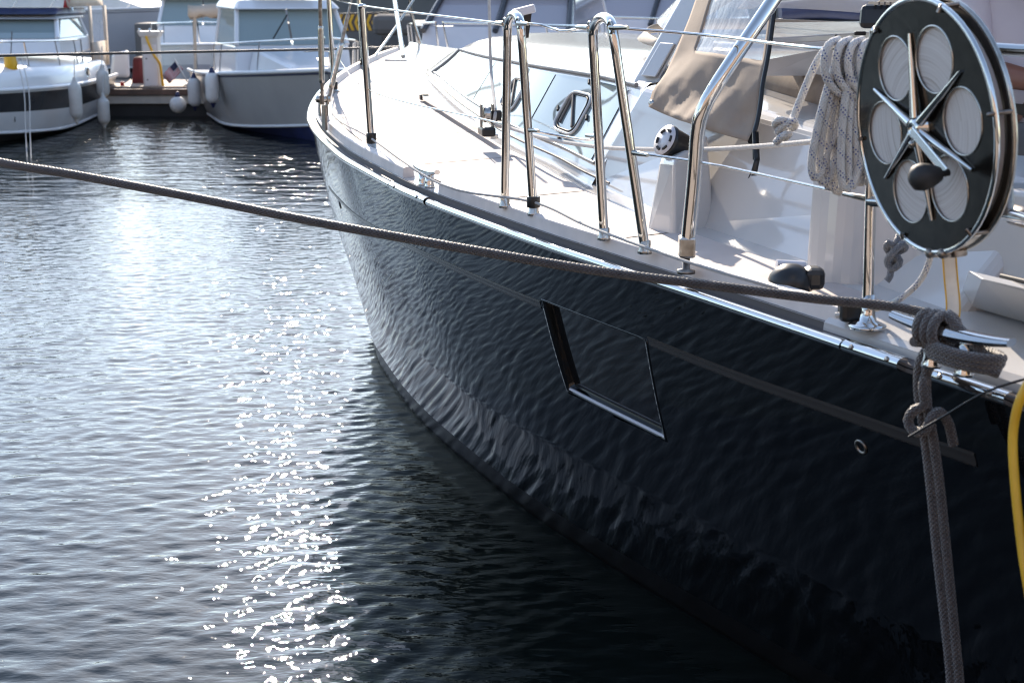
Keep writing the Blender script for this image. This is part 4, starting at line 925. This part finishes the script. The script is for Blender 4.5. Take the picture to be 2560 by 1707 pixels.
# ------------------------------------------------------------------ motorboats
class Boat:
    """simple planing hull: t 0 stern..1 bow, heading h (unit), origin o = stern centre on the water"""
    def __init__(s, o, ang, ln, beam, fs, fb): s.o = V(o); s.h = Vector((math.sin(ang), -math.cos(ang), 0)); s.p = Vector((s.h.y * -1, s.h.x, 0)); s.ln = ln; s.bm = beam; s.fs = fs; s.fb = fb
    def pt(s, t, b, z): return s.o + s.h * (t * s.ln) + s.p * b + UP * z
    def hb(s, t): return s.bm / 2 * (1 - .10 * (1 - t) ** 2) * max(.004, 1 - max(0, (t - .38) / .62) ** 2.3)
    def zg(s, t): return s.fs + (s.fb - s.fs) * t ** 1.6
    def zc(s, t): return .04 + .42 * max(0, t - .35) ** 1.7
    def hull(s, parent, mts, knuckle=.55):
        secs = []
        for t in np.linspace(0, 1, 30):
            t = float(t); hb = s.hb(t); zg = s.zg(t); zc_ = s.zc(t); tt = t - .10 * max(0, (t - .6)) ** 1.5
            secs.append((t, hb, zg, zc_))
        def P_(t, b, z, zg): return s.pt(t - .16 * max(0, t - .55) * (1 - z / zg), b, z)
        for nm, mt, lo, hi in (('topsides', mts[0], knuckle, 1.0), ('lower_hull', mts[1], 0.0, knuckle)):
            mb = MB()
            for sd in (1, -1):
                rows = []
                for t, hb, zg, zc_ in secs:
                    rows.append([P_(t, sd * hb * (.80 + .20 * (lo + (hi - lo) * q) ** .8 - .10 * max(0, t - .5) * (1 - (lo + (hi - lo) * q))), zc_ + (zg - zc_) * (lo + (hi - lo) * q), zg) for q in np.linspace(0, 1, 7)])
                if sd == -1: rows = [r_[::-1] for r_ in rows]
                grid(mb, rows)
            mb.build(nm, mt, parent)
        mb = MB()
        for sd in (1, -1):
            rows = [[P_(t, sd * hb * .80 * (1 - .12 * max(0, t - .5)), zc_, zg), P_(t, 0, -.32 + .34 * max(0, t - .6) ** 1.5, zg)] for t, hb, zg, zc_ in secs]
            if sd == 1: rows = [r_[::-1] for r_ in rows]
            grid(mb, rows)
        mb.build('bottom', mts[2], parent)
        mb = MB(); grid(mb, [[s.pt(t, -hb * .99 + 2 * hb * .99 * q, zg - .01) for q in (0, .25, .5, .75, 1)] for t, hb, zg, zc_ in secs]); mb.build('deck', 'boat_deck', parent)
        mb = MB(); hb = s.hb(0); mb.add([s.pt(0, b, z) for b, z in ((-hb, s.zg(0)), (hb, s.zg(0)), (hb * .8, .04), (0, -.32), (-hb * .8, .04))], [[0, 1, 2, 3, 4]], smooth=False); mb.build('transom', mts[0], parent)
        for sd in (1, -1):
            mb = MB(); tube(mb, [s.pt(t, sd * hb, zg) for t, hb, zg, _ in secs], .03, 8); mb.build('gunwale', 'white_paint', parent)
            mb = MB(); tube(mb, [P_(t, sd * hb * .985, zc_ + (zg - zc_) * .94, zg) for t, hb, zg, zc_ in secs], .012, 6); mb.build('rub_strip', mts[3], parent)
            mb = MB(); tube(mb, [P_(t, sd * hb * .81 * (1 - .12 * max(0, t - .5)), zc_, zg) for t, hb, zg, zc_ in secs], .022, 6); mb.build('spray_rail', 'white_paint', parent)
    def rail(s, parent, t0, t1, h, inset=.12, n=4, r=.014, sides=(1, -1)):
        for sd in sides:
            ts = np.linspace(t0, t1, 16); mb = MB()
            tube(mb, [s.pt(t0 - .02, sd * (s.hb(t0) - inset), s.zg(t0))] + [s.pt(float(t), sd * max(.04, s.hb(float(t)) - inset), s.zg(float(t)) + h) for t in ts], r, 8); o = mb.build('bow_rail', 'chrome', parent)
            for t in np.linspace(t0 + .08, t1, n): t = float(t); mb = MB(); tube(mb, [s.pt(t - .03, sd * max(.05, s.hb(t) - inset * .8), s.zg(t)), s.pt(t, sd * max(.04, s.hb(t) - inset), s.zg(t) + h)], r * .85, 8); mb.build('rail_post', 'chrome', o)
def cabin(bt, parent, t0, t1, tw, zb, zt, wb, wt, mt='white_paint', glass='boat_glass', rake=.09, split=True):
    """pilothouse: front glass faces the bow"""
    def q(t, b, z): return bt.pt(t, b, z)
    sill = zb + (zt - zb) * .42; head = zb + (zt - zb) * .88
    F0, F1 = tw, tw - rake
    mb = MB(); hexa(mb, [q(t0, -wb, zb), q(t0, wb, zb), q(F0, wb, zb), q(F0, -wb, zb)], [q(t0, -wb, sill), q(t0, wb, sill), q(F0 - rake * .2, wb * .97, sill), q(F0 - rake * .2, -wb * .97, sill)]); mb.build('cabin_side', mt, parent, bevel=.03)
    mb = MB(); hexa(mb, [q(t0 - .02, -wt - .06, head), q(t0 - .02, wt + .06, head), q(F1 + .03, wt + .04, head), q(F1 + .03, -wt - .04, head)], [q(t0, -wt, zt), q(t0, wt, zt), q(F1 - .01, wt * .92, zt), q(F1 - .01, -wt * .92, zt)]); mb.build('cabin_roof', mt, parent, bevel=.04)
    for b0_, b1_ in (((-1, -.02), (.02, 1)) if split else ((-1, 1),)):
        mb = MB(); a = [q(F0 - rake * .2, b0_ * wb * .93, sill), q(F0 - rake * .2, b1_ * wb * .93, sill), q(F1, b1_ * wt * .93, head), q(F1, b0_ * wt * .93, head)]; hexa(mb, a, [p - bt.h * .02 for p in a]); w_ = mb.build('windscreen', glass, parent)
    for sd in (1, -1):
        mb = MB(); tube(mb, [q(F0 - rake * .2, sd * wb * .95, sill), q(F1, sd * wt * .96, head)], .035, 8); mb.build('pillar', mt, parent)
        mb = MB(); a = [q(t0 + .03, sd * wb * .98, sill), q(F0 - rake * .4, sd * wb * .96, sill), q(F1 - .03, sd * wt * .98, head), q(t0 + .03, sd * wt, head)]; hexa(mb, a, [p + bt.p * (-sd * .02) for p in a]); mb.build('side_glass', glass, parent)
        mb = MB(); tube(mb, [q(t0 + .02, sd * wb * .98, sill), q(t0 + .02, sd * wt, head)], .03, 8); mb.build('pillar', mt, parent)

# right motorboat: pilothouse boat, bow towards us and to the right
so = W(465, 285, z=0); RBT = Boat((-4.35, 25.4, 0) , math.radians(19), 6.0, 2.45, .72, .98)
rb = thing('motorboat', RBT.pt(.5, 0, 0), 'white pilothouse motorboat with pale grey hull and two blue-tipped fenders', 'motorboat', 'motorboats across the water')
RBT.hull(rb, ('grey_hull', 'grey_hull', 'antifoul_blue', 'blue_trim'))
cabin(RBT, rb, .25, .62, .60, .76, 1.86, .86, .76)
RBT.rail(rb, .48, .985, .42, n=3)
mb = MB(); hexa(mb, [RBT.pt(.6, -.7, .8), RBT.pt(.6, .7, .8), RBT.pt(.86, .35, .92), RBT.pt(.86, -.35, .92)], [RBT.pt(.6, -.6, 1.2), RBT.pt(.6, .6, 1.2), RBT.pt(.84, .25, 1.0), RBT.pt(.84, -.25, 1.0)]); mb.build('foredeck', 'white_paint', rb, bevel=.05)
for t in (.45,): 
    pz_ = RBT.pt(.60, -.3, 1.32); mb = MB(); tube(mb, [pz_, pz_ + UP * .33 - RBT.h * .2 + RBT.p * .25], .012, 6); mb.build('wiper', 'black', rb)
mb = MB(); ov = [RBT.pt(.42 + .045 * math.cos(a), 0, .52 + .075 * math.sin(a)) for a in np.linspace(0, 2 * math.pi, 17)[:-1]]
def sidept(bt, sd, t, z):
    zg = bt.zg(t); zc_ = bt.zc(t); k = (z - zc_) / (zg - zc_); return bt.pt(t - .16 * max(0, t - .55) * (1 - z / zg), sd * (bt.hb(t) * (.80 + .20 * max(0, k) ** .8 - .10 * max(0, t - .5) * (1 - k)) + .012), z)
mb = MB(); mb.add([sidept(RBT, -1, .52 + .030 * math.cos(a), .60 + .075 * math.sin(a)) for a in np.linspace(0, 2 * math.pi, 17)[:-1]], [list(range(16))], smooth=False); mb.build('porthole', 'dark_boat_glass', rb, solid=.01)
mb = MB(); hexa(mb, [RBT.pt(.32, -.45, 1.87), RBT.pt(.32, .45, 1.87), RBT.pt(.50, .40, 1.87), RBT.pt(.50, -.40, 1.87)], [RBT.pt(.30, -.5, 2.02), RBT.pt(.30, .5, 2.02), RBT.pt(.52, .45, 2.02), RBT.pt(.52, -.45, 2.02)]); mb.build('roof_locker', 'dark_band', rb, bevel=.03)
# left motorboat: bow towards us, its port side in view
LBT = Boat((-7.75, 24.9, 0), math.radians(4), 6.6, 2.62, .64, .76)
lb = thing('motorboat', LBT.pt(.5, 0, 0), 'white motor cruiser with charcoal hull band and canvas top, cut by the left edge', 'motorboat', 'motorboats across the water')
LBT.hull(lb, ('dark_band', 'white_paint', 'float', 'white_paint'), .48)
mb = MB()   # raised foredeck moulding
rows = []
for t in np.linspace(.12, .98, 20):
    t = float(t); hb = LBT.hb(t); zg = LBT.zg(t); k = .30 * min(1, (1 - t) * 4) ; rows.append([LBT.pt(t, hb * q, zg + k * z) for q, z in ((1, -.02), (.985, .45), (.93, .85), (.80, 1.0), (.4, 1.12), (0, 1.16), (-.4, 1.12), (-.8, 1), (-.93, .85), (-.985, .45), (-1, -.02))])
grid(mb, rows); mb.build('foredeck', 'white_paint', lb)
for t in (.40, .20):
    c_ = LBT.pt(t, LBT.hb(t) * .985, LBT.zg(t) + .14); nrm = (LBT.p + LBT.h * .15).normalized(); mb = MB(); lathe(mb, c_, nrm, [(.085, -.01), (.085, .01), (.06, .012), (.055, .004)], 18); ph = mb.build('porthole', 'chrome', lb)
    mb = MB(); lathe(mb, c_, nrm, [(.056, .0), (.056, .006), (.004, .007)], 18); mb.build('pane', 'black', ph)
cabin(LBT, lb, .18, .45, .50, 1.08, 1.66, 1.02, .90)
mb = MB(); hexa(mb, [LBT.pt(.16, -.96, 1.64), LBT.pt(.16, .96, 1.64), LBT.pt(.44, .92, 1.66), LBT.pt(.44, -.92, 1.66)], [LBT.pt(.15, -.93, 1.74), LBT.pt(.15, .93, 1.74), LBT.pt(.40, .88, 1.75), LBT.pt(.40, -.88, 1.75)]); mb.build('canopy_band', 'navy', lb, bevel=.02)
mb = MB()
grid(mb, [[LBT.pt(t, 1.0 * math.cos(a), 1.72 + .42 * math.sin(a) ** .6) for a in np.linspace(.02, math.pi - .02, 15)] for t in np.linspace(-.02, .38, 6)]); mb.build('canopy_roof', 'canvas_lt', lb, solid=.01)
for (ta, tb) in ((-.02, .02), (.16, .19)):
    mb = MB(); grid(mb, [[LBT.pt(ta, 1.04, z), LBT.pt(tb, 1.04, z)] for z in np.linspace(.8, 1.76, 5)]); mb.build('canopy_side', 'canvas_lt', lb, solid=.012)
mb = MB(); grid(mb, [[LBT.pt(-.02, 1.04, z), LBT.pt(.19, 1.04, z)] for z in (.82, 1.0, 1.2)]); mb.build('canopy_side', 'canvas_lt', lb, solid=.012)
mb = MB(); grid(mb, [[LBT.pt(.02, 1.038, z), LBT.pt(.16, 1.038, z)] for z in (1.2, 1.7)]); mb.build('canopy_window', 'vinyl', lb)
LBT.rail(lb, .34, .985, .62, n=5, inset=.16)
mb = MB(); f0 = LBT.pt(.30, .95, 1.7); tube(mb, [f0, f0 + UP * .5 + LBT.h * -.1], .018, 8); lp = mb.build('canopy_pole', 'chrome', lb)
mb = MB(); f1 = W(168, -20, y=22.6); grid(mb, [[W(163 - k, -20 + k * 8, y=22.6), W(176 - k * .6, -20 + k * 8, y=22.62)] for k in range(6)]); tag(mb.build('red_pennant', 'red', solid=.01), 'small red pennant hanging by the left cruiser windscreen', 'flag')

# third boat, mostly hidden between the two
TBT = Boat((-6.6, 33.5, 0), math.radians(8), 6.2, 2.5, .9, 1.05)
tb3 = thing('motorboat', TBT.pt(.5, 0, 0), 'white pilothouse boat with rolled canvas roof, behind the pontoon', 'motorboat', 'motorboats across the water')
TBT.hull(tb3, ('white_paint', 'lav_paint', 'antifoul_blue', 'white_paint')); cabin(TBT, tb3, .3, .66, .64, .9, 1.95, .9, .8, 'white_paint', 'boat_glass'); TBT.rail(tb3, .5, .98, .4, n=3)
mb = MB(); tube(mb, spline([TBT.pt(.25, -.9, 2.05), TBT.pt(.26, 0, 2.12), TBT.pt(.25, .9, 2.05)], .1), .11, 10); mb.build('rolled_canvas', 'canvas_lt', tb3)
mb = MB(); tube(mb, [W(488, 178, y=27), W(487, 30, y=27)], .03, 10); tag(mb.build('signal_mast', 'canvas_lt'), 'thin cream mast in front of the pilothouse boat', 'mast')
mb = MB(); grid(mb, [[W(470 + 14 * k, 14 + 3 * math.sin(k), y=27) , W(470 + 14 * k, 38 + 5 * math.sin(k * 2), y=26.95), W(476 + 14 * k, 42 + 4 * math.cos(k), y=27.1)] for k in range(7)]); tag(mb.build('furled_awning', 'canvas_lt', solid=.06), 'bundled cream awning tied at the top of the thin mast', 'awning')
# big pale yacht behind, left
BBT = Boat((-19.5, 41, 0), math.radians(82), 15, 4.4, 1.35, 1.75)
bb3 = thing('motor_yacht', BBT.pt(.5, 0, 0), 'long pale grey motor yacht lying across behind the other boats', 'motor yacht')
BBT.hull(bb3, ('lav_paint', 'lav_paint', 'antifoul_blue', 'dark_band'))
mb = MB(); hexa(mb, [BBT.pt(.1, -1.6, 1.3), BBT.pt(.1, 1.6, 1.3), BBT.pt(.72, 1.2, 1.5), BBT.pt(.72, -1.2, 1.5)], [BBT.pt(.1, -1.4, 1.95), BBT.pt(.1, 1.4, 1.95), BBT.pt(.6, 1.0, 2.05), BBT.pt(.6, -1.0, 2.05)]); mb.build('superstructure', 'pedestal', bb3, bevel=.1)
BBT.rail(bb3, .3, .97, .5, n=10, r=.016)
# dark-windowed cruiser behind the yacht's foredeck
def cruiser(o, ang, ln, bm_, label, zt=2.0):
    b = Boat(o, ang, ln, bm_, .95, 1.15); r_ = thing('motor_cruiser', b.pt(.5, 0, 0), label, 'motor cruiser', 'cruisers behind the yacht')
    b.hull(r_, ('white_paint', 'white_paint', 'antifoul_blue', 'dark_band')); cabin(b, r_, .12, .62, .58, 1.0, zt, 1.2, 1.05, 'gel_grey', 'dark_boat_glass', .12); b.rail(r_, .4, .97, .45, n=5)
    for sd in (1, -1, 0): mb = MB(); tube(mb, [b.pt(.575, sd * 1.13, 1.4), b.pt(.46, sd * 1.0, zt - .1)], .05, 8); mb.build('window_frame', 'dark_band', r_)
    mb = MB(); tube(mb, [b.pt(.47, -1.0, zt - .1), b.pt(.47, 1.0, zt - .1)], .05, 8); mb.build('window_frame', 'dark_band', r_)
    for q in (-.6, .5): mb = MB(); box(mb, b.pt(.36, q, zt - .35), .3, .1, .12); mb.build('seat_headrest', 'rubber', r_, bevel=.04)
    return b, r_
cruiser((0.75, 27.6, 0), math.radians(-12), 8.4, 3.1, 'motor cruiser with large dark-framed windows behind the yacht cabin roof', 2.12)
cruiser((3.9, 31.5, 0), math.radians(-18), 8.0, 3.0, 'second dark-windowed cruiser, partly hidden by the spray hood', 2.2)
# chevron barrier
chv = thing('chevron_board', (-3.3, 33, 0), 'black and yellow chevron warning board beyond the motorboats', 'barrier')
cb = [W(838, 35, y=33), W(972, 30, y=33), W(972, 76, y=33), W(838, 82, y=33)]
mb = MB(); hexa(mb, cb, [p + Vector((0, .08, 0)) for p in cb]); mb.build('board', 'dark_band', chv)
for i in range(9):
    x0 = 842 + i * 14.5
    for up in (0, 1):
        ya, yb_ = ((37, 57) if up == 0 else (57, 77)); xa, xb_ = (x0 + 8, x0) if up == 0 else (x0, x0 + 8)
        mb = MB(); q = [W(xa, ya, y=32.985), W(xa + 7, ya, y=32.985), W(xb_ + 7, yb_, y=32.985), W(xb_, yb_, y=32.985)]; hexa(mb, q, [p + Vector((0, .012, 0)) for p in q]); mb.build('chevron_stripe', 'yellow', chv)
for x in (850, 960): mb = MB(); p_ = W(x, 80, y=33.1); tube(mb, [p_, Vector((p_.x, p_.y, -.3))], .06, 10); mb.build('support_post', 'dark_band', chv)
mb = MB(); hexa(mb, [Vector((-9, 36, -.2)), Vector((6, 36, -.2)), Vector((6, 40, -.2)), Vector((-9, 40, -.2))], [Vector((-9, 36, 1.25)), Vector((6, 36, 1.25)), Vector((6, 40, 1.25)), Vector((-9, 40, 1.25))])
tag(mb.build('work_barge', 'quay', bevel=.05), 'flat dark work barge lying behind the chevron board', 'barge')
mb = MB(); box(mb, W(985, 62, y=31.0), .85, .5, .42); tag(mb.build('covered_engine', 'quay', bevel=.12), 'dark grey covered outboard engine right of the chevron board', 'engine')
mb = MB(); tube(mb, spline([W(1950, 32, y=13), W(2050, 24, y=13), W(2160, 30, y=13), W(2320, 38, y=13)], .1), lambda t: .10 - .02 * abs(t - .5), 16); bcv = mb.build('covered_boom', 'navy'); tag(bcv, 'rolled navy blue sail cover on a boom beyond the cockpit', 'boom')
mb = MB(); tube(mb, [W(1940, 54, y=12.95), W(2330, 54, y=12.95)], .022, 8); mb.build('boom_spar', 'black', bcv)
mb = MB(); p_ = W(2320, 38, y=13.0); tube(mb, [Vector((p_.x, p_.y, .9)), Vector((p_.x, p_.y, 9.0))], .06, 12); mb.build('mast', 'pedestal', bcv)
bt5 = Boat((6.2, 17.5, 0), math.radians(-35), 7.5, 2.6, 1.1, 1.3); b5 = thing('moored_boat', bt5.pt(.5, 0, 0), 'pale boat with a navy boom cover lying beyond the cockpit', 'boat'); bt5.hull(b5, ('lav_paint', 'white_paint', 'antifoul_blue', 'blue_trim'))

# fenders
def fender(px, py, y, r, ln, mt, label, tips=None):
    c_ = W(px, py, y=y); mb = MB(); h = ln / 2
    o = thing('fender', c_ - UP * h, label, 'fender', 'fenders hanging from the motorboats')
    lathe(mb, c_, UP, [(.004, -h), (r * .45, -h * .96), (r * .8, -h * .82), (r, -h * .62), (r, h * .6), (r * .85, h * .80), (r * .45, h * .94), (.02, h)], 20); mb.build('fender_body', mt, o)
    for sg in (1, -1):
        mb = MB(); lathe(mb, c_ + UP * (sg * h), UP * sg, [(r * .82, -h * .22), (r * .5, -h * .07), (r * .25, .03), (.02, .06)], 16); mb.build('end_cap', tips or mt, o)
    mb = MB(); tube(mb, [c_ + UP * h, c_ + UP * (h + .32) + Vector((.0, .08, 0))], .008, 6); mb.build('lanyard', 'rope_plain', o)
fender(189, 252, 20.7, .088, .52, 'fender', 'grey-white fender hanging in front of the charcoal hull band')
fender(257, 208, 22.4, .095, .42, 'fender', 'upper fender at the stern corner of the left cruiser')
fender(259, 278, 22.2, .088, .40, 'fender', 'lower fender at the stern corner of the left cruiser')
fender(486, 230, 23.3, .10, .46, 'fender_lt', 'blue-tipped white fender, the left of two on the right motorboat', 'fender_blue')
fender(531, 219, 21.7, .10, .46, 'fender_lt', 'blue-tipped white fender, the right of two on the right motorboat', 'fender_blue')
bc = W(445, 262, y=23.4); mb = MB(); lathe(mb, bc, UP, [(.002, -.13)] + [(.13 * math.cos(a), .13 * math.sin(a)) for a in np.linspace(-1.4, 1.4, 14)] + [(.002, .13)], 22); by = mb.build('ball_fender', 'fender_lt'); tag(by, 'round white ball fender between pontoon and right motorboat', 'fender', 'fenders hanging from the motorboats')
mb = MB(); lathe(mb, bc + UP * .11, UP, [(.05, 0), (.035, .05), (.02, .09)], 12); mb.build('eye_cap', 'fender_blue', by)
mb = MB(); lathe(mb, W(27, 160, y=20.0) - UP * .10, UP, [(.004, -.01), (.075, 0), (.085, .04), (.085, .18), (.075, .21), (.004, .22)], 18); yb2 = mb.build('yellow_float', 'yellow'); tag(yb2, 'small yellow float hanging on a cord at the bow of the left cruiser', 'float')
mb = MB(); tube(mb, [W(27, 142, y=20), W(30, 80, y=20.1)], .007, 6); tube(mb, [W(27, 175, y=20), W(38, 305, y=20)], .007, 6); mb.build('cord', 'rope_dark', yb2)
# mooring ropes of the left cruiser into the water
for i, (x0, x1) in enumerate(((60, 68), (72, 78))):
    rope('mooring_rope', [W(x0 - 20, 140, y=19.6), W(x0, 225, y=19.2), W((x0 + x1) / 2, 330, y=18.8), W(x1, 405, z=-.05)], .0065, 'rope_plain', ('left' if i == 0 else 'right') + ' of two thin pale ropes dropping into the water by the left cruiser', 'mooring line', 'thin ropes in the water', step=.2)
# flag with stripes
fg = thing('flag', W(428, 200, y=24.2), 'small flag with red and white stripes and a blue corner on a slanted staff', 'flag')
def fq(u, w): a, b, c_, d2 = (438, 153), (406, 190), (424, 210), (458, 173); x = (a[0] * (1 - u) + b[0] * u) * (1 - w) + (d2[0] * (1 - u) + c_[0] * u) * w; y_ = (a[1] * (1 - u) + b[1] * u) * (1 - w) + (d2[1] * (1 - u) + c_[1] * u) * w; return W(x, y_, y=24.2 + .05 * math.sin(u * 6))
for i in range(13):
    mb = MB(); u0, u1 = 0, 1; w0, w1 = i / 13, (i + 1) / 13
    grid(mb, [[fq(u, w0), fq(u, w1)] for u in np.linspace(.42 if i < 7 else 0, 1, 6)]); mb.build('stripe', 'red' if i % 2 == 0 else 'white_paint', fg, solid=.004)
mb = MB(); grid(mb, [[fq(u, w) for w in np.linspace(0, 7 / 13, 4)] for u in np.linspace(0, .42, 4)]); mb.build('canton', 'blue_trim', fg, solid=.004)
mb = MB(); tube(mb, [W(436, 148, y=24.22), W(468, 205, y=24.1)], .012, 8); mb.build('staff', 'pedestal', fg)
# maroon cover and red hook on the pontoon
mb = MB(); q = [W(330, 143, y=25.2), W(352, 143, y=25.2), W(362, 232, y=25.2), W(326, 232, y=25.2)]; hexa(mb, q, [p + Vector((.05, .45, 0)) for p in q]); tag(mb.build('folded_dinghy', 'maroon', bevel=.05), 'dark maroon folded dinghy standing on the pontoon beside the pedestal', 'dinghy')
mb = MB(); box(mb, W(306, 212, y=24.6), .06, .05, .09); rd = mb.build('red_paddle', 'red', bevel=.01); tag(rd, 'red paddle lying towards the pedestal on the pontoon', 'paddle')
mb = MB(); tube(mb, [W(310, 214, y=24.6), W(368, 224, y=24.7)], .014, 8); mb.build('shaft', 'red', rd)
mb = MB(); hexa(mb, [W(275, 195, y=26.2), W(325, 195, y=26.2), W(325, 195, y=27.5), W(275, 195, y=27.5)], [W(280, 135, y=26.2), W(322, 125, y=26.2), W(322, 125, y=27.4), W(280, 135, y=27.4)]); tag(mb.build('dock_box', 'white_paint', bevel=.06), 'white moulded dock box behind the left cruiser stern', 'box')

# unseen yacht added at left to darken reflections in tubes, water and hull
NBT = Boat((-9.0, -4.0, 0), math.radians(176), 14.0, 4.0, 1.45, 1.7)
nby = thing('added_dark_yacht', NBT.pt(.5, 0, 0), 'unseen dark-hulled yacht added outside the left edge to darken reflections', 'sailing yacht')
NBT.hull(nby, ('dark_band', 'dark_band', 'float', 'white_paint'))
cabin(NBT, nby, .2, .7, .68, 1.5, 2.3, 1.2, .9, 'white_paint', 'dark_boat_glass', .12)
mb = MB(); tube(mb, [NBT.pt(.55, 0, 2.2), NBT.pt(.55, 0, 17)], .1, 12); mb.build('mast', 'pedestal', nby)
mb = MB(); tube(mb, [NBT.pt(.54, 0, 3.0), NBT.pt(.15, 0, 3.05)], .14, 12); mb.build('boom', 'navy', nby)

# brick building added behind the viewpoint to block sky and warm the reflections
M['brick'] = mottled('brown_brick', (.22, .15, .11), (.16, .11, .08), .85, 2.0, .4, .01, 14)
mb = MB(); box(mb, (4, -42, 1.0), 120, 26, 3.0); struct(mb.build('quay', 'quay'))  # ground block under the added building, also unseen
hb_ = thing('added_building', (4, -34, 2.5), 'unseen long brown brick building added behind the viewpoint to shape reflections', 'building')
mb = MB(); box(mb, (4, -34, 8.5), 90, 12, 12.0); mb.build('wall', 'brick', hb_)
mb = MB(); hexa(mb, [Vector((-42, -41, 14.5)), Vector((50, -41, 14.5)), Vector((50, -27, 14.5)), Vector((-42, -27, 14.5))], [Vector((-42, -34.5, 17.0)), Vector((50, -34.5, 17.0)), Vector((50, -33.5, 17.0)), Vector((-42, -33.5, 17.0))]); mb.build('roof', 'quay', hb_)
for zz in (4.6, 8.2, 11.8):
    for i in range(18):
        mb = MB(); box(mb, (-37 + i * 4.8, -27.96, zz), 1.5, .16, 2.0); w_ = mb.build('window', 'dark_boat_glass', hb_)
